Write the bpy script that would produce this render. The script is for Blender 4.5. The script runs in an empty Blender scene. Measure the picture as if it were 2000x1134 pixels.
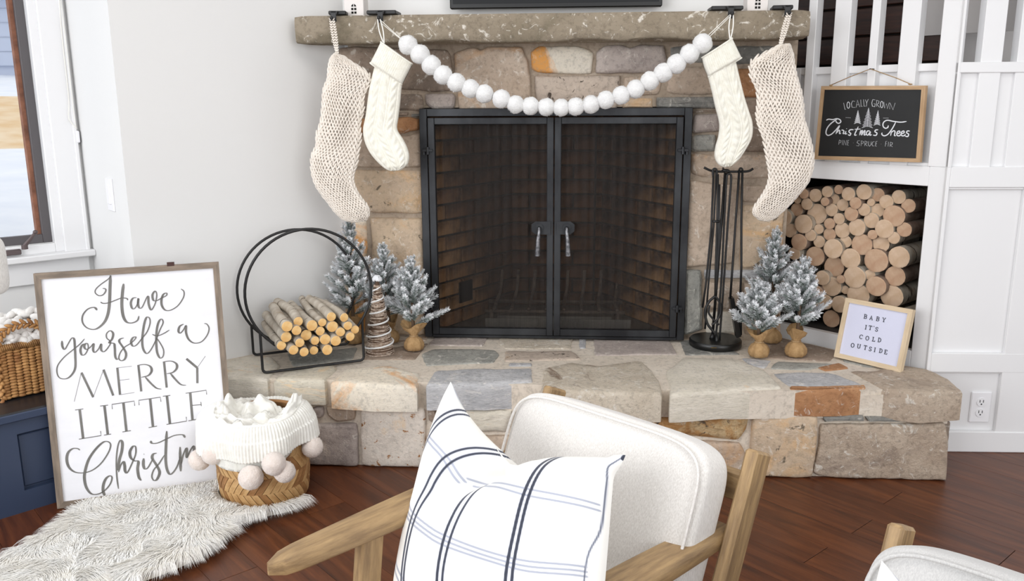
import bpy, bmesh, math, random
import numpy as np
from mathutils import Vector, Matrix, noise
random.seed(7); np.random.seed(7)
SC = bpy.context.scene
COL = SC.collection
PI = math.pi

# ------------------------------------------------------------------ camera
F_ = 1673.5; PW, PH = 2000, 1134
P_, Y_, R_ = [math.radians(a) for a in (12.48, 4.11, .3)]
FW = Vector((-math.sin(Y_)*math.cos(P_), math.cos(Y_)*math.cos(P_), -math.sin(P_)))
_r = Vector((math.cos(Y_), math.sin(Y_), 0)); _u = _r.cross(FW)
RT = _r*math.cos(R_) - _u*math.sin(R_); UP = _r*math.sin(R_) + _u*math.cos(R_)
CAM = Vector((.0743, -3.3964, 1.26)); ZH = .3187
cd = bpy.data.cameras.new('camera'); cam = bpy.data.objects.new('camera', cd); COL.objects.link(cam)
cam.matrix_world = Matrix(((RT.x, UP.x, -FW.x, CAM.x), (RT.y, UP.y, -FW.y, CAM.y), (RT.z, UP.z, -FW.z, CAM.z), (0, 0, 0, 1)))
cd.sensor_width = 36; cd.sensor_fit = 'HORIZONTAL'; cd.lens = F_/PW*36; cd.clip_start = .05; cd.clip_end = 300
SC.camera = cam

# ------------------------------------------------------------------ world, lights, exposure
w = bpy.data.worlds.new('overcast'); SC.world = w; w.use_nodes = True
bg = w.node_tree.nodes['Background']; bg.inputs[0].default_value = (.93, .96, 1, 1); bg.inputs[1].default_value = 1.0
def area(name, loc, tgt, sx, sy, power, col=(1, 1, 1)):
    l = bpy.data.lights.new(name, 'AREA'); l.shape = 'RECTANGLE'; l.size = sx; l.size_y = sy; l.energy = power; l.color = col
    o = bpy.data.objects.new(name, l); COL.objects.link(o); o.location = loc
    o.rotation_euler = (Vector(tgt)-Vector(loc)).to_track_quat('-Z', 'Y').to_euler(); return o
area('window_daylight', (-2.6, -4.6, 1.7), (0, -.3, .6), 2.6, 1.8, 75, (.97, .98, 1))
area('side_window_daylight', (-4.4, -2.9, 1.5), (-1.2, -.6, .9), 1.6, 1.8, 26, (.95, .97, 1))
area('window_daylight_right', (2.4, -5.0, 1.7), (.3, -.2, .5), 2.2, 1.8, 42, (1, .99, .97))
area('overhead_fill', (.1, -1.9, 2.7), (.1, -1.7, 0), 1.6, 1.2, 17, (1, .98, .95))  # added soft fill to brighten the hearth tops, not a real fixture
SC.view_settings.view_transform = 'Standard'; SC.view_settings.look = 'None'; SC.view_settings.gamma = 1
SC.view_settings.use_curve_mapping = False; SC.view_settings.exposure = 0.14

# ------------------------------------------------------------------ helpers
V = Vector
def ray(px, py): return FW + RT*((px-1000)/F_) + UP*((567-py)/F_)
def onz(px, py, z): d = ray(px, py); return CAM + d*((z-CAM.z)/d.z)
def onp(px, py, p, n): d = ray(px, py); n = V(n); return CAM + d*((V(p)-CAM).dot(n)/d.dot(n))
def ony(px, py, y): return onp(px, py, (0, y, 0), (0, 1, 0))
def S(r, g, b):
    f = lambda c: (c/255/12.92) if c/255 <= .04045 else ((c/255+.055)/1.055)**2.4
    return (f(r), f(g), f(b), 1)
class MB:
    def __init__(s): s.v = []; s.f = []; s.g = []; s.m = []; s.mi = 0
    def add(s, vs, fs, gs=None):
        b = len(s.v); s.v += [tuple(p) for p in vs]; s.g += [tuple(p) for p in (gs or vs)]
        s.f += [tuple(i+b for i in f) for f in fs]; s.m += [s.mi]*len(fs); return s
    def obox(s, c, ax, ay, az, ch=0):      # centre, three half-axis vectors; gc runs along the longest
        c = V(c); ax, ay, az = V(ax), V(ay), V(az); L = [ax.length, ay.length, az.length]
        o = sorted(range(3), key=lambda i: -L[i]); rnd = V((random.random()*7, random.random()*7, random.random()*7))
        if ch <= 0:
            vs = []; gs = []
            for i in (-1, 1):
                for j in (-1, 1):
                    for k in (-1, 1):
                        vs.append(c+ax*i+ay*j+az*k); q = (i*L[0], j*L[1], k*L[2]); gs.append(V((q[o[0]], q[o[1]], q[o[2]]))+rnd)
            return s.add(vs, [(0, 1, 3, 2), (4, 6, 7, 5), (0, 4, 5, 1), (2, 3, 7, 6), (0, 2, 6, 4), (1, 5, 7, 3)], gs)
        vs = []; gs = []; idx = {}
        for a in range(3):
            for i in (-1, 1):
                for j in (-1, 1):
                    for k in (-1, 1):
                        q = [i, j, k]; p = [q[t]*(L[t] if t == a else max(L[t]-ch, 0)) for t in range(3)]
                        idx[(a, i, j, k)] = len(vs)
                        vs.append(c+ax/L[0]*p[0]+ay/L[1]*p[1]+az/L[2]*p[2]); gs.append(V((p[o[0]], p[o[1]], p[o[2]]))+rnd)
        fs = []
        for a in range(3):
            for sg in (-1, 1):
                b, c2 = [t for t in range(3) if t != a]; l = []
                for (x, y) in ((-1, -1), (1, -1), (1, 1), (-1, 1)):
                    q = [0, 0, 0]; q[a] = sg; q[b] = x; q[c2] = y; l.append(idx[(a, *q)])
                if (sg > 0) == (a != 1): fs.append(l)
                else: fs.append(l[::-1])
        for a in range(3):
            b, c2 = [t for t in range(3) if t != a]
            for x in (-1, 1):
                for y in (-1, 1):
                    q0 = [0, 0, 0]; q0[a] = -1; q0[b] = x; q0[c2] = y; q1 = list(q0); q1[a] = 1
                    fs.append([idx[(b, *q0)], idx[(b, *q1)], idx[(c2, *q1)], idx[(c2, *q0)]])
        for i in (-1, 1):
            for j in (-1, 1):
                for k in (-1, 1): fs.append([idx[(0, i, j, k)], idx[(1, i, j, k)], idx[(2, i, j, k)]])
        return s.add(vs, fs, gs)
    def box(s, x0, x1, y0, y1, z0, z1, ch=0):
        return s.obox(((x0+x1)/2, (y0+y1)/2, (z0+z1)/2), (abs(x1-x0)/2, 0, 0), (0, abs(y1-y0)/2, 0), (0, 0, abs(z1-z0)/2), ch)
    def beam(s, a, b, w, h, up=(0, 0, 1), ch=.002):
        a, b = V(a), V(b); d = (b-a); L = d.length; d = d/L; sd = d.cross(V(up)).normalized(); u = sd.cross(d).normalized()
        return s.obox((a+b)/2, d*(L/2), sd*(w/2), u*(h/2), ch)
    def tube(s, pts, r, n=8, closed=False, cap=True, flat=1.0):
        pts = [V(p) for p in pts]; N = len(pts); vs = []; gs = []; acc = 0; up = None
        for i, p in enumerate(pts):
            if closed: t = (pts[(i+1) % N]-pts[i-1])
            else: t = pts[min(i+1, N-1)]-pts[max(i-1, 0)]
            t.normalize()
            if up is None: up = V((0, 0, 1)) if abs(t.z) < .9 else V((1, 0, 0)); up = (up-t*up.dot(t)).normalized()
            else: up = (up-t*up.dot(t)).normalized()
            sd = t.cross(up)
            if i: acc += (p-pts[i-1]).length
            rr = r[i] if hasattr(r, '__len__') else r
            for k in range(n):
                a = 2*PI*k/n; o = up*math.cos(a)*rr+sd*math.sin(a)*rr*flat
                vs.append(p+o); gs.append((acc, math.cos(a)*rr, math.sin(a)*rr))
        fs = []
        M = N if closed else N-1
        for i in range(M):
            j = (i+1) % N
            for k in range(n): k2 = (k+1) % n; fs.append((i*n+k, i*n+k2, j*n+k2, j*n+k))
        if cap and not closed: fs.append(tuple(range(n))[::-1]); fs.append(tuple((N-1)*n+k for k in range(n)))
        return s.add(vs, fs, gs)
    def lathe(s, c, prof, n=24, ax=None, ay=None, az=None):
        c = V(c); ax = V(ax or (1, 0, 0)); ay = V(ay or (0, 1, 0)); az = V(az or (0, 0, 1)); vs = []
        for r, z in prof:
            for k in range(n): a = 2*PI*k/n; vs.append(c+ax*(r*math.cos(a))+ay*(r*math.sin(a))+az*z)
        fs = []
        for i in range(len(prof)-1):
            for k in range(n): k2 = (k+1) % n; fs.append((i*n+k, i*n+k2, (i+1)*n+k2, (i+1)*n+k))
        fs.append(tuple(range(n))[::-1]); fs.append(tuple((len(prof)-1)*n+k for k in range(n)))
        return s.add(vs, fs)
    def grid(s, P, close_u=False):      # P[i][j]
        m, n = len(P), len(P[0]); vs = [p for r in P for p in r]; fs = []
        for i in range(m-1):
            for j in range(n-1 if not close_u else n):
                j2 = (j+1) % n; fs.append((i*n+j, i*n+j2, (i+1)*n+j2, (i+1)*n+j))
        return s.add(vs, fs)
    def ell(s, c, ax, ay, az, nu=8, nv=5):   # ellipsoid
        c = V(c); ax, ay, az = V(ax), V(ay), V(az); vs = [c-az]; fs = []
        for i in range(1, nv):
            p = PI*i/nv; z = -math.cos(p); r = math.sin(p)
            for k in range(nu): a = 2*PI*k/nu; vs.append(c+az*z+ax*(r*math.cos(a))+ay*(r*math.sin(a)))
        vs.append(c+az); T = len(vs)-1
        for k in range(nu): fs.append((0, 1+(k+1) % nu, 1+k))
        for i in range(nv-2):
            for k in range(nu): b = 1+i*nu; k2 = (k+1) % nu; fs.append((b+k, b+k2, b+nu+k2, b+nu+k))
        b = 1+(nv-2)*nu
        for k in range(nu): fs.append((b+k, b+(k+1) % nu, T))
        return s.add(vs, fs)
def wloc(o):
    l = V((0, 0, 0))
    while o is not None: l += o.location; o = o.parent
    return l
def obj(name, mb, mats, parent=None, smooth=False, kind=None, loc=None, fixn=True, sharp=None):
    base = wloc(parent) if loc is None else V(loc)
    me = bpy.data.meshes.new(name)
    me.from_pydata([(p[0]-base.x, p[1]-base.y, p[2]-base.z) for p in mb.v], [], mb.f)
    if not isinstance(mats, (list, tuple)): mats = [mats]
    for m in mats: me.materials.append(m)
    if any(mb.m): me.polygons.foreach_set('material_index', mb.m)
    at = me.attributes.new('gc', 'FLOAT_VECTOR', 'POINT'); at.data.foreach_set('vector', np.array(mb.g, dtype=np.float32).ravel())
    me.update()
    if fixn:
        b = bmesh.new(); b.from_mesh(me); bmesh.ops.recalc_face_normals(b, faces=b.faces); b.to_mesh(me); b.free()
    if smooth: me.polygons.foreach_set('use_smooth', [True]*len(me.polygons))
    if sharp: me.set_sharp_from_angle(angle=math.radians(sharp))
    o = bpy.data.objects.new(name, me); COL.objects.link(o); o.parent = parent
    if loc is not None: o.location = base-(wloc(parent) if parent else V((0, 0, 0)))
    if kind: o['kind'] = kind
    return o
def tag(o, label=None, cat=None, group=None, kind=None):
    if label: o['label'] = label
    if cat: o['category'] = cat
    if group: o['group'] = group
    if kind: o['kind'] = kind
    return o
def thing(name, loc, label, cat, group=None):
    o = bpy.data.objects.new(name, None); COL.objects.link(o); o.location = loc; o.empty_display_size = .05
    return tag(o, label, cat, group)
def copytree(o, parent=None):
    c = o.copy(); COL.objects.link(c); c.parent = parent
    for ch in list(o.children): copytree(ch, c)
    return c
def structure(name, mb, m, parent=None, **k): return obj(name, mb, m, parent, kind='structure', **k)
def smooth_path(pts, sub=6, closed=False):
    pts = [V(p) if len(p) == 3 else V((p[0], p[1], 0)) for p in pts]; n = len(pts); out = []
    rng = range(n) if closed else range(n-1)
    for i in rng:
        if closed: p0, p1, p2, p3 = pts[i-1], pts[i], pts[(i+1) % n], pts[(i+2) % n]
        else: p0, p1, p2, p3 = pts[max(i-1, 0)], pts[i], pts[i+1], pts[min(i+2, n-1)]
        for k in range(sub):
            t = k/sub; out.append(.5*((2*p1)+(p2-p0)*t+(2*p0-5*p1+4*p2-p3)*t*t+(3*p1-p0-3*p2+p3)*t*t*t))
    if not closed: out.append(pts[-1])
    return out
def nz(p, s=1, o=0): return noise.noise(V((p[0]*s+o, p[1]*s+o*1.7, p[2]*s-o)))

# ------------------------------------------------------------------ materials
def newmat(name):
    m = bpy.data.materials.new(name); m.use_nodes = True; nt = m.node_tree; return m, nt, nt.nodes['Principled BSDF']
def N(nt, t, **k):
    n = nt.nodes.new(t)
    for a, b in k.items():
        if a[0] == 'i' and a[1:].isdigit(): n.inputs[int(a[1:])].default_value = b
        else: setattr(n, a, b)
    return n
def coords(nt, stretch=(1, 1, 1), attr=False):
    mp = N(nt, 'ShaderNodeMapping'); mp.inputs[3].default_value = stretch
    if attr: t = N(nt, 'ShaderNodeAttribute', attribute_name='gc'); nt.links.new(t.outputs['Vector'], mp.inputs[0])
    else: t = N(nt, 'ShaderNodeTexCoord'); nt.links.new(t.outputs['Object'], mp.inputs[0])
    return mp.outputs[0]
def ramp(nt, fac, stops):
    r = N(nt, 'ShaderNodeValToRGB'); e = r.color_ramp.elements
    while len(e) < len(stops): e.new(.5)
    for i, (p, c) in enumerate(stops): e[i].position = p; e[i].color = c if len(c) == 4 else (*c, 1)
    nt.links.new(fac, r.inputs[0]); return r.outputs[0]
def noise_n(nt, vec, scale, detail=4, rough=.6, dist=0):
    n = N(nt, 'ShaderNodeTexNoise'); n.inputs['Scale'].default_value = scale; n.inputs['Detail'].default_value = detail
    n.inputs['Roughness'].default_value = rough; n.inputs['Distortion'].default_value = dist; nt.links.new(vec, n.inputs['Vector']); return n.outputs[0]
def bumpn(nt, bs, h, strength, dist=.01):
    b = N(nt, 'ShaderNodeBump'); b.inputs['Strength'].default_value = strength; b.inputs['Distance'].default_value = dist
    nt.links.new(h, b.inputs['Height']); nt.links.new(b.outputs[0], bs.inputs['Normal']); return b
_mc = {}
def pm(name, c1, c2=None, rough=.6, scale=8, bump=0, bscale=60, metal=0, stretch=(1, 1, 1), attr=False, spec=.5, sheen=0, coat=0, lo=.35, hi=.65, bd=.005):
    if name in _mc: return _mc[name]
    m, nt, bs = newmat(name); _mc[name] = m
    bs.inputs['Base Color'].default_value = c1; bs.inputs['Roughness'].default_value = rough; bs.inputs['Metallic'].default_value = metal
    bs.inputs['Specular IOR Level'].default_value = spec
    if sheen: bs.inputs['Sheen Weight'].default_value = sheen; bs.inputs['Sheen Roughness'].default_value = .5
    if coat: bs.inputs['Coat Weight'].default_value = coat; bs.inputs['Coat Roughness'].default_value = .15
    vec = coords(nt, stretch, attr)
    if c2: nt.links.new(ramp(nt, noise_n(nt, vec, scale), [(lo, c1), (hi, c2)]), bs.inputs['Base Color'])
    if bump: bumpn(nt, bs, noise_n(nt, vec, bscale, 5), bump, bd)
    return m
def lift(c, k=1.22, s=.86):
    g = (c[0]+c[1]+c[2])/3; return tuple(min(1, (g+(x-g)*s)*k) for x in c[:3])+(1,)
def stone(name, c1, c2, c3=None, a=.5, scale=7, spots=None, layered=False, bump=.5, white=.5, off=0, k=1.22, s=.88):
    """c1/c2 mottled, c3 large stains over threshold a, spots dark pits, whitish lime residue"""
    c1, c2 = lift(c1, k, s), lift(c2, k, s); c3 = lift(c3, k, s) if c3 else None
    m, nt, bs = newmat(name); bs.inputs['Roughness'].default_value = .85; bs.inputs['Specular IOR Level'].default_value = .25
    mp = N(nt, 'ShaderNodeMapping'); mp.inputs[3].default_value = (1, 1, 4) if layered else (1, 1, 1); mp.inputs[1].default_value = (off, off*.7, off*1.3)
    tc = N(nt, 'ShaderNodeTexCoord'); nt.links.new(tc.outputs['Object'], mp.inputs[0]); v = mp.outputs[0]
    base = ramp(nt, noise_n(nt, v, scale, 8, .65, .6), [(.36, c1), (.62, c2)])
    def mix(a_, b_, fac):
        x = N(nt, 'ShaderNodeMix', data_type='RGBA'); nt.links.new(fac, x.inputs[0]); nt.links.new(a_, x.inputs[6])
        if isinstance(b_, tuple): x.inputs[7].default_value = b_
        else: nt.links.new(b_, x.inputs[7])
        return x.outputs[2]
    if c3:
        f = ramp(nt, noise_n(nt, v, scale*.55, 6, .62, 1.2), [(a, (0, 0, 0, 1)), (a+.1, (1, 1, 1, 1))]); base = mix(base, c3, f)
    f = ramp(nt, noise_n(nt, v, 21, 9, .7, 1.5), [(.57, (0, 0, 0, 1)), (.63, (white, white, white, 1))]); base = mix(base, S(236, 230, 220), f)
    f = ramp(nt, noise_n(nt, v, 60, 6, .7), [(.36, (.45, .45, .45, 1)), (.5, (0, 0, 0, 1))]); base = mix(base, tuple(x*.5 for x in c1[:3])+(1,), f)
    if spots:
        f = ramp(nt, noise_n(nt, v, spots[0], 3, .6, .4), [(spots[2], (0, 0, 0, 1)), (spots[2]+.05, (1, 1, 1, 1))]); base = mix(base, spots[1], f)
    nt.links.new(base, bs.inputs['Base Color'])
    ad = N(nt, 'ShaderNodeMath', operation='ADD'); nt.links.new(noise_n(nt, v, 14, 10, .68, .5), ad.inputs[0])
    nt.links.new(noise_n(nt, v, 90, 6, .7), ad.inputs[1]); bumpn(nt, bs, ad.outputs[0], bump, .012)
    return m
TAN, BROWN, GREY, PURP, RUST, YEL, CREAM = S(176, 156, 132), S(140, 122, 104), S(146, 143, 136), S(160, 148, 142), S(166, 116, 74), S(198, 172, 130), S(206, 196, 180)
ST = {
 'tan': stone('stone_tan', S(170, 150, 130), S(188, 169, 150), S(186, 148, 110), .56),
 'beige': stone('stone_beige_rough', S(172, 152, 132), S(192, 174, 154), S(158, 140, 124), .56, off=71, white=.8, bump=.8),
 'brown': stone('stone_brown', S(140, 122, 106), S(162, 144, 128), S(124, 110, 98), .55, off=3),
 'grey': stone('stone_grey', S(130, 130, 124), S(160, 158, 150), S(178, 170, 156), .58, off=5),
 'bluegrey': stone('stone_bluegrey', S(150, 150, 152), S(174, 173, 174), S(188, 184, 180), .58, off=8, layered=True, k=1.40),
 'purple': stone('stone_purple', S(150, 138, 132), S(172, 160, 152), S(186, 172, 158), .6, off=11, k=1.36),
 'rust': stone('stone_rust', S(160, 112, 72), S(184, 136, 92), S(150, 100, 62), .55, off=13),
 'yellow': stone('stone_yellow', S(198, 174, 144), S(184, 162, 138), S(202, 164, 118), .55, spots=(26, S(120, 108, 92), .63), off=17),
 'cream': stone('stone_cream', S(202, 194, 180), S(186, 178, 162), S(204, 172, 128), .6, off=19, layered=True, k=1.40),
 'orange': stone('stone_orange_stained', S(196, 188, 174), S(206, 196, 178), S(202, 140, 62), .5, scale=4.5, off=27, white=.2, k=1.40),
 'speckled': stone('stone_speckled', S(172, 156, 142), S(184, 168, 152), S(190, 162, 128), .62, spots=(34, S(84, 74, 66), .62), off=29, white=.15),
 'pitted': stone('stone_pitted', S(206, 196, 184), S(192, 182, 170), S(206, 178, 140), .55, spots=(30, S(164, 116, 72), .6), off=31, k=1.40),
 'rough': stone('stone_rugged', S(206, 156, 92), S(184, 132, 74), S(214, 184, 136), .5, scale=16, spots=(20, S(112, 96, 82), .62), off=37, bump=1.0),
 'dark': stone('stone_dark_flaked', S(190, 176, 156), S(206, 194, 176), S(134, 112, 94), .56, scale=8, off=43, bump=.8, white=.8),
 'slate': stone('stone_slate', S(112, 112, 108), S(140, 138, 132), S(150, 146, 138), .6, off=47),
 'light': stone('stone_light', S(196, 188, 170), S(176, 168, 152), S(206, 182, 146), .57, off=53, layered=True, k=1.40),
 'mantel': stone('stone_mantel', S(146, 134, 116), S(158, 146, 128), S(130, 120, 102), .55, scale=4, off=59, white=.8, k=1.0, s=1),
}
M_mortar = stone('mortar', S(206, 193, 176), S(216, 204, 188), None, off=61, white=.3, bump=.25, k=1.1)
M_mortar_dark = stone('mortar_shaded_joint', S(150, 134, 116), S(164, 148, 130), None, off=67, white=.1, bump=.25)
M_wall = pm('wall_paint', S(231, 231, 230), rough=.7, bump=.12, bscale=220, bd=.001)
M_white = pm('white_trim_paint', S(233, 233, 234), rough=.38)
M_iron = pm('black_iron', S(30, 30, 31), S(22, 22, 23), rough=.45, scale=20, bump=.15, bscale=90, spec=.5)
M_steel = pm('brushed_dark_steel', S(66, 68, 71), S(38, 39, 42), rough=.42, scale=6, metal=.55, stretch=(1, 1, .6), bump=.1, bscale=60)
M_black = pm('black_enamel', S(16, 16, 16), rough=.35)
M_oak = pm('weathered_oak', S(176, 146, 104), S(138, 112, 80), rough=.55, scale=9, stretch=(1.2, 9, 9), attr=True, bump=.25, bscale=24)
M_greywood = pm('grey_brown_frame_wood', S(150, 134, 118), S(112, 100, 88), rough=.7, scale=8, stretch=(1, 7, 7), attr=True, bump=.2, bscale=25)
M_palewood = pm('pale_wood', S(222, 202, 172), S(206, 184, 152), rough=.6, scale=9, stretch=(1, 10, 10), attr=True, bump=.1, bscale=30)
M_midwood = pm('light_brown_wood', S(196, 164, 128), S(172, 140, 104), rough=.6, scale=9, stretch=(1, 10, 10), attr=True, bump=.1, bscale=30)
M_darkwood = pm('dark_stained_wood', S(66, 38, 28), S(38, 22, 17), rough=.45, scale=6, stretch=(1, 9, 9), attr=True, bump=.1)
M_navy = pm('navy_paint', S(50, 62, 86), rough=.42, bump=.05, bscale=30)
M_navytop = pm('navy_top_stained', S(34, 36, 42), S(26, 27, 31), rough=.4, scale=7, stretch=(1, 8, 8), attr=True)
M_burlap = pm('burlap', S(186, 152, 108), S(164, 130, 88), rough=.95, scale=60, bump=.8, bscale=260, bd=.003)
M_rope = pm('jute_twine', S(184, 156, 118), S(150, 122, 86), rough=.9, scale=90)
M_linen = pm('cream_upholstery', S(236, 233, 229), S(214, 210, 205), rough=.9, scale=520, stretch=(1, 1, .2), bump=.5, bscale=260, sheen=.3, bd=.002)
M_linen2 = pm('grey_cream_upholstery', S(208, 207, 205), S(190, 189, 188), rough=.9, scale=520, stretch=(1, 1, .2), bump=.5, bscale=260, sheen=.3, bd=.002)
M_knit = pm('chunky_cream_yarn', S(246, 238, 228), S(232, 222, 210), rough=.95, scale=120, bump=.6, bscale=420, sheen=.4, bd=.002)
M_fine = pm('ivory_fine_knit', S(242, 240, 230), S(232, 229, 216), rough=.92, scale=60, bump=.35, bscale=500, sheen=.3, bd=.001)
M_throw = pm('white_knit_throw_yarn', S(244, 243, 237), S(234, 232, 224), rough=.92, scale=60, bump=.35, bscale=400, sheen=.3, bd=.001)
M_pom = pm('white_wool', S(246, 246, 245), S(236, 236, 236), rough=.95, scale=80, bump=.9, bscale=260, sheen=.6, bd=.004)
M_pom2 = pm('blush_wool', S(244, 232, 224), S(236, 222, 212), rough=.95, scale=60, bump=.9, bscale=240, sheen=.6, bd=.004)
M_roving = pm('white_roving_wool', S(238, 236, 232), S(226, 222, 218), rough=.95, scale=50, bump=.5, bscale=160, sheen=.5, bd=.003)
M_wicker = pm('water_hyacinth', S(196, 148, 92), S(140, 92, 50), rough=.7, scale=24, bump=.5, bscale=90, bd=.003)
M_wicker2 = pm('seagrass_coil', S(178, 136, 84), S(120, 82, 46), rough=.7, scale=40, bump=.4, bscale=120, bd=.002)
M_bamboo = pm('bamboo_strip', S(206, 168, 116), S(166, 124, 76), rough=.6, scale=14, stretch=(1, 6, 6), attr=True, bump=.3, bscale=40, bd=.002)
M_bamboo2 = pm('bamboo_strip_dark', S(168, 122, 74), S(130, 90, 52), rough=.6, scale=14, stretch=(1, 6, 6), attr=True, bump=.3, bscale=40, bd=.002)
M_cut = pm('cut_birch_end', S(222, 184, 132), S(204, 160, 104), rough=.8, scale=26, bump=.3, bscale=160, bd=.002)
M_cut2 = pm('orange_birch_end', S(238, 202, 142), S(222, 172, 104), rough=.8, scale=28, bump=.3, bscale=160, bd=.002)
M_cut3 = pm('pale_cut_end', S(216, 190, 164), S(200, 170, 140), rough=.85, scale=22, bump=.3, bscale=150, bd=.002)
M_cut4 = pm('rosy_cut_end', S(204, 174, 146), S(188, 152, 124), rough=.85, scale=22, bump=.3, bscale=150, bd=.002)
M_panel = pm('white_sign_board', S(238, 238, 242), S(232, 232, 236), rough=.6, scale=5, stretch=(1, 1, 3))
M_ink = pm('grey_sign_paint', S(122, 120, 116), S(104, 102, 98), rough=.6, scale=14)
M_chalk = pm('blackboard', S(20, 21, 22), S(27, 28, 29), rough=.6, scale=10)
M_chalkw = pm('white_sign_paint', S(225, 227, 232), rough=.6)
M_letterbg = pm('white_letter_felt', S(214, 216, 236), rough=.85, bump=.1, bscale=200)
M_letter = pm('dark_plastic_letter', S(42, 44, 56), rough=.5)
M_plate = pm('white_plastic', S(240, 240, 243), rough=.35)
M_slot = pm('outlet_slot_dark', S(60, 60, 66), rough=.6)
M_cer = pm('white_ceramic', S(226, 220, 216), rough=.4)
M_hole = pm('dark_opening', S(24, 22, 20), rough=.9)
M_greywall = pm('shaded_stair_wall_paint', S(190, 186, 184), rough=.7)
M_snow = pm('snow', S(244, 246, 250), S(232, 236, 244), rough=.9, scale=2, bump=.3, bscale=6)
M_field = pm('dry_grass', S(226, 192, 146), S(238, 216, 184), rough=.9, scale=3)
M_siding = pm('blue_grey_siding', S(196, 204, 222), rough=.8)
M_roofsnow = pm('snowy_roof', S(228, 236, 246), rough=.9)
M_gold = pm('brass_plate', S(170, 140, 70), rough=.3, metal=.9)
M_cordw = pm('white_cord', S(240, 238, 232), rough=.8)
# floor: dark red-brown stained boards
def floor_mat():
    m, nt, bs = newmat('stained_floorboard'); oi = N(nt, 'ShaderNodeObjectInfo'); v = coords(nt, (1.1, 12, 12), True)
    ad = N(nt, 'ShaderNodeVectorMath', operation='ADD'); nt.links.new(v, ad.inputs[0])
    sc = N(nt, 'ShaderNodeVectorMath', operation='SCALE'); sc.inputs['Scale'].default_value = 40; cmb = N(nt, 'ShaderNodeCombineXYZ')
    nt.links.new(oi.outputs['Random'], cmb.inputs[0]); nt.links.new(oi.outputs['Random'], cmb.inputs[1]); nt.links.new(cmb.outputs[0], sc.inputs[0]); nt.links.new(sc.outputs[0], ad.inputs[1])
    n1 = noise_n(nt, ad.outputs[0], 1.6, 8, .65, 1.4)
    c = ramp(nt, n1, [(.28, S(62, 31, 16)), (.5, S(92, 49, 26)), (.72, S(118, 67, 36))])
    mx = N(nt, 'ShaderNodeMix', data_type='RGBA', blend_type='MULTIPLY'); mx.inputs[0].default_value = 1; nt.links.new(c, mx.inputs[6])
    r2 = ramp(nt, oi.outputs['Random'], [(0, (.90, .89, .88, 1)), (1, (1, 1, 1, 1))]); nt.links.new(r2, mx.inputs[7]); nt.links.new(mx.outputs[2], bs.inputs['Base Color'])
    bs.inputs['Roughness'].default_value = .36; bs.inputs['Specular IOR Level'].default_value = .4
    bumpn(nt, bs, noise_n(nt, ad.outputs[0], 4, 5), .12, .004); return m
M_floor = floor_mat()
M_gap = pm('board_gap', S(60, 32, 18), rough=.7)
def birch_mat():
    m, nt, bs = newmat('birch_bark'); v = coords(nt, (26, 5, 5), True); v2 = coords(nt, (6, 3, 3), True)
    c = ramp(nt, noise_n(nt, v2, 3, 5), [(.35, S(206, 198, 184)), (.6, S(176, 164, 148)), (.72, S(140, 108, 78))])
    f = ramp(nt, noise_n(nt, v, 2.2, 3, .5), [(.6, (0, 0, 0, 1)), (.68, (1, 1, 1, 1))])
    x = N(nt, 'ShaderNodeMix', data_type='RGBA'); nt.links.new(f, x.inputs[0]); nt.links.new(c, x.inputs[6]); x.inputs[7].default_value = S(84, 70, 58)
    nt.links.new(x.outputs[2], bs.inputs['Base Color']); bs.inputs['Roughness'].default_value = .8; bumpn(nt, bs, noise_n(nt, v, 3, 5), .5, .004); return m
M_birch = birch_mat()
M_bark2 = pm('reddish_bark', S(112, 84, 70), S(164, 148, 134), rough=.85, scale=12, bump=.6, bscale=60)
def vcol_mat(name, attr, stops, rough=.9, bump=0, sheen=0):
    m, nt, bs = newmat(name); a = N(nt, 'ShaderNodeAttribute', attribute_name='gc'); sp = N(nt, 'ShaderNodeSeparateXYZ')
    nt.links.new(a.outputs['Vector'], sp.inputs[0]); nt.links.new(ramp(nt, sp.outputs[attr], stops), bs.inputs['Base Color'])
    bs.inputs['Roughness'].default_value = rough; bs.inputs['Specular IOR Level'].default_value = .2
    if sheen: bs.inputs['Sheen Weight'].default_value = sheen
    return m
M_needle = vcol_mat('frosted_needles', 0, [(0, S(92, 106, 96)), (.26, S(146, 156, 150)), (.44, S(214, 218, 220)), (.8, S(246, 247, 250))])
M_fur = vcol_mat('sheepskin_wool', 0, [(0, S(226, 219, 204)), (.4, S(245, 241, 232)), (1, S(253, 253, 251))], sheen=.3)
M_frost = pm('artificial_snow', S(240, 242, 246), rough=.9, bump=.8, bscale=200)
M_trunk = pm('thin_trunk', S(96, 76, 58), rough=.9)
def glass_mat(name, col=(1, 1, 1, 1), rough=0):
    m, nt, bs = newmat(name); g = N(nt, 'ShaderNodeBsdfGlass'); t = N(nt, 'ShaderNodeBsdfTransparent'); mx = N(nt, 'ShaderNodeMixShader')
    g.inputs['IOR'].default_value = 1.02; mx.inputs[0].default_value = .25; nt.links.new(t.outputs[0], mx.inputs[1]); nt.links.new(g.outputs[0], mx.inputs[2])
    nt.links.new(mx.outputs[0], nt.nodes['Material Output'].inputs[0]); return m
M_glass = glass_mat('window_glass')
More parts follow.
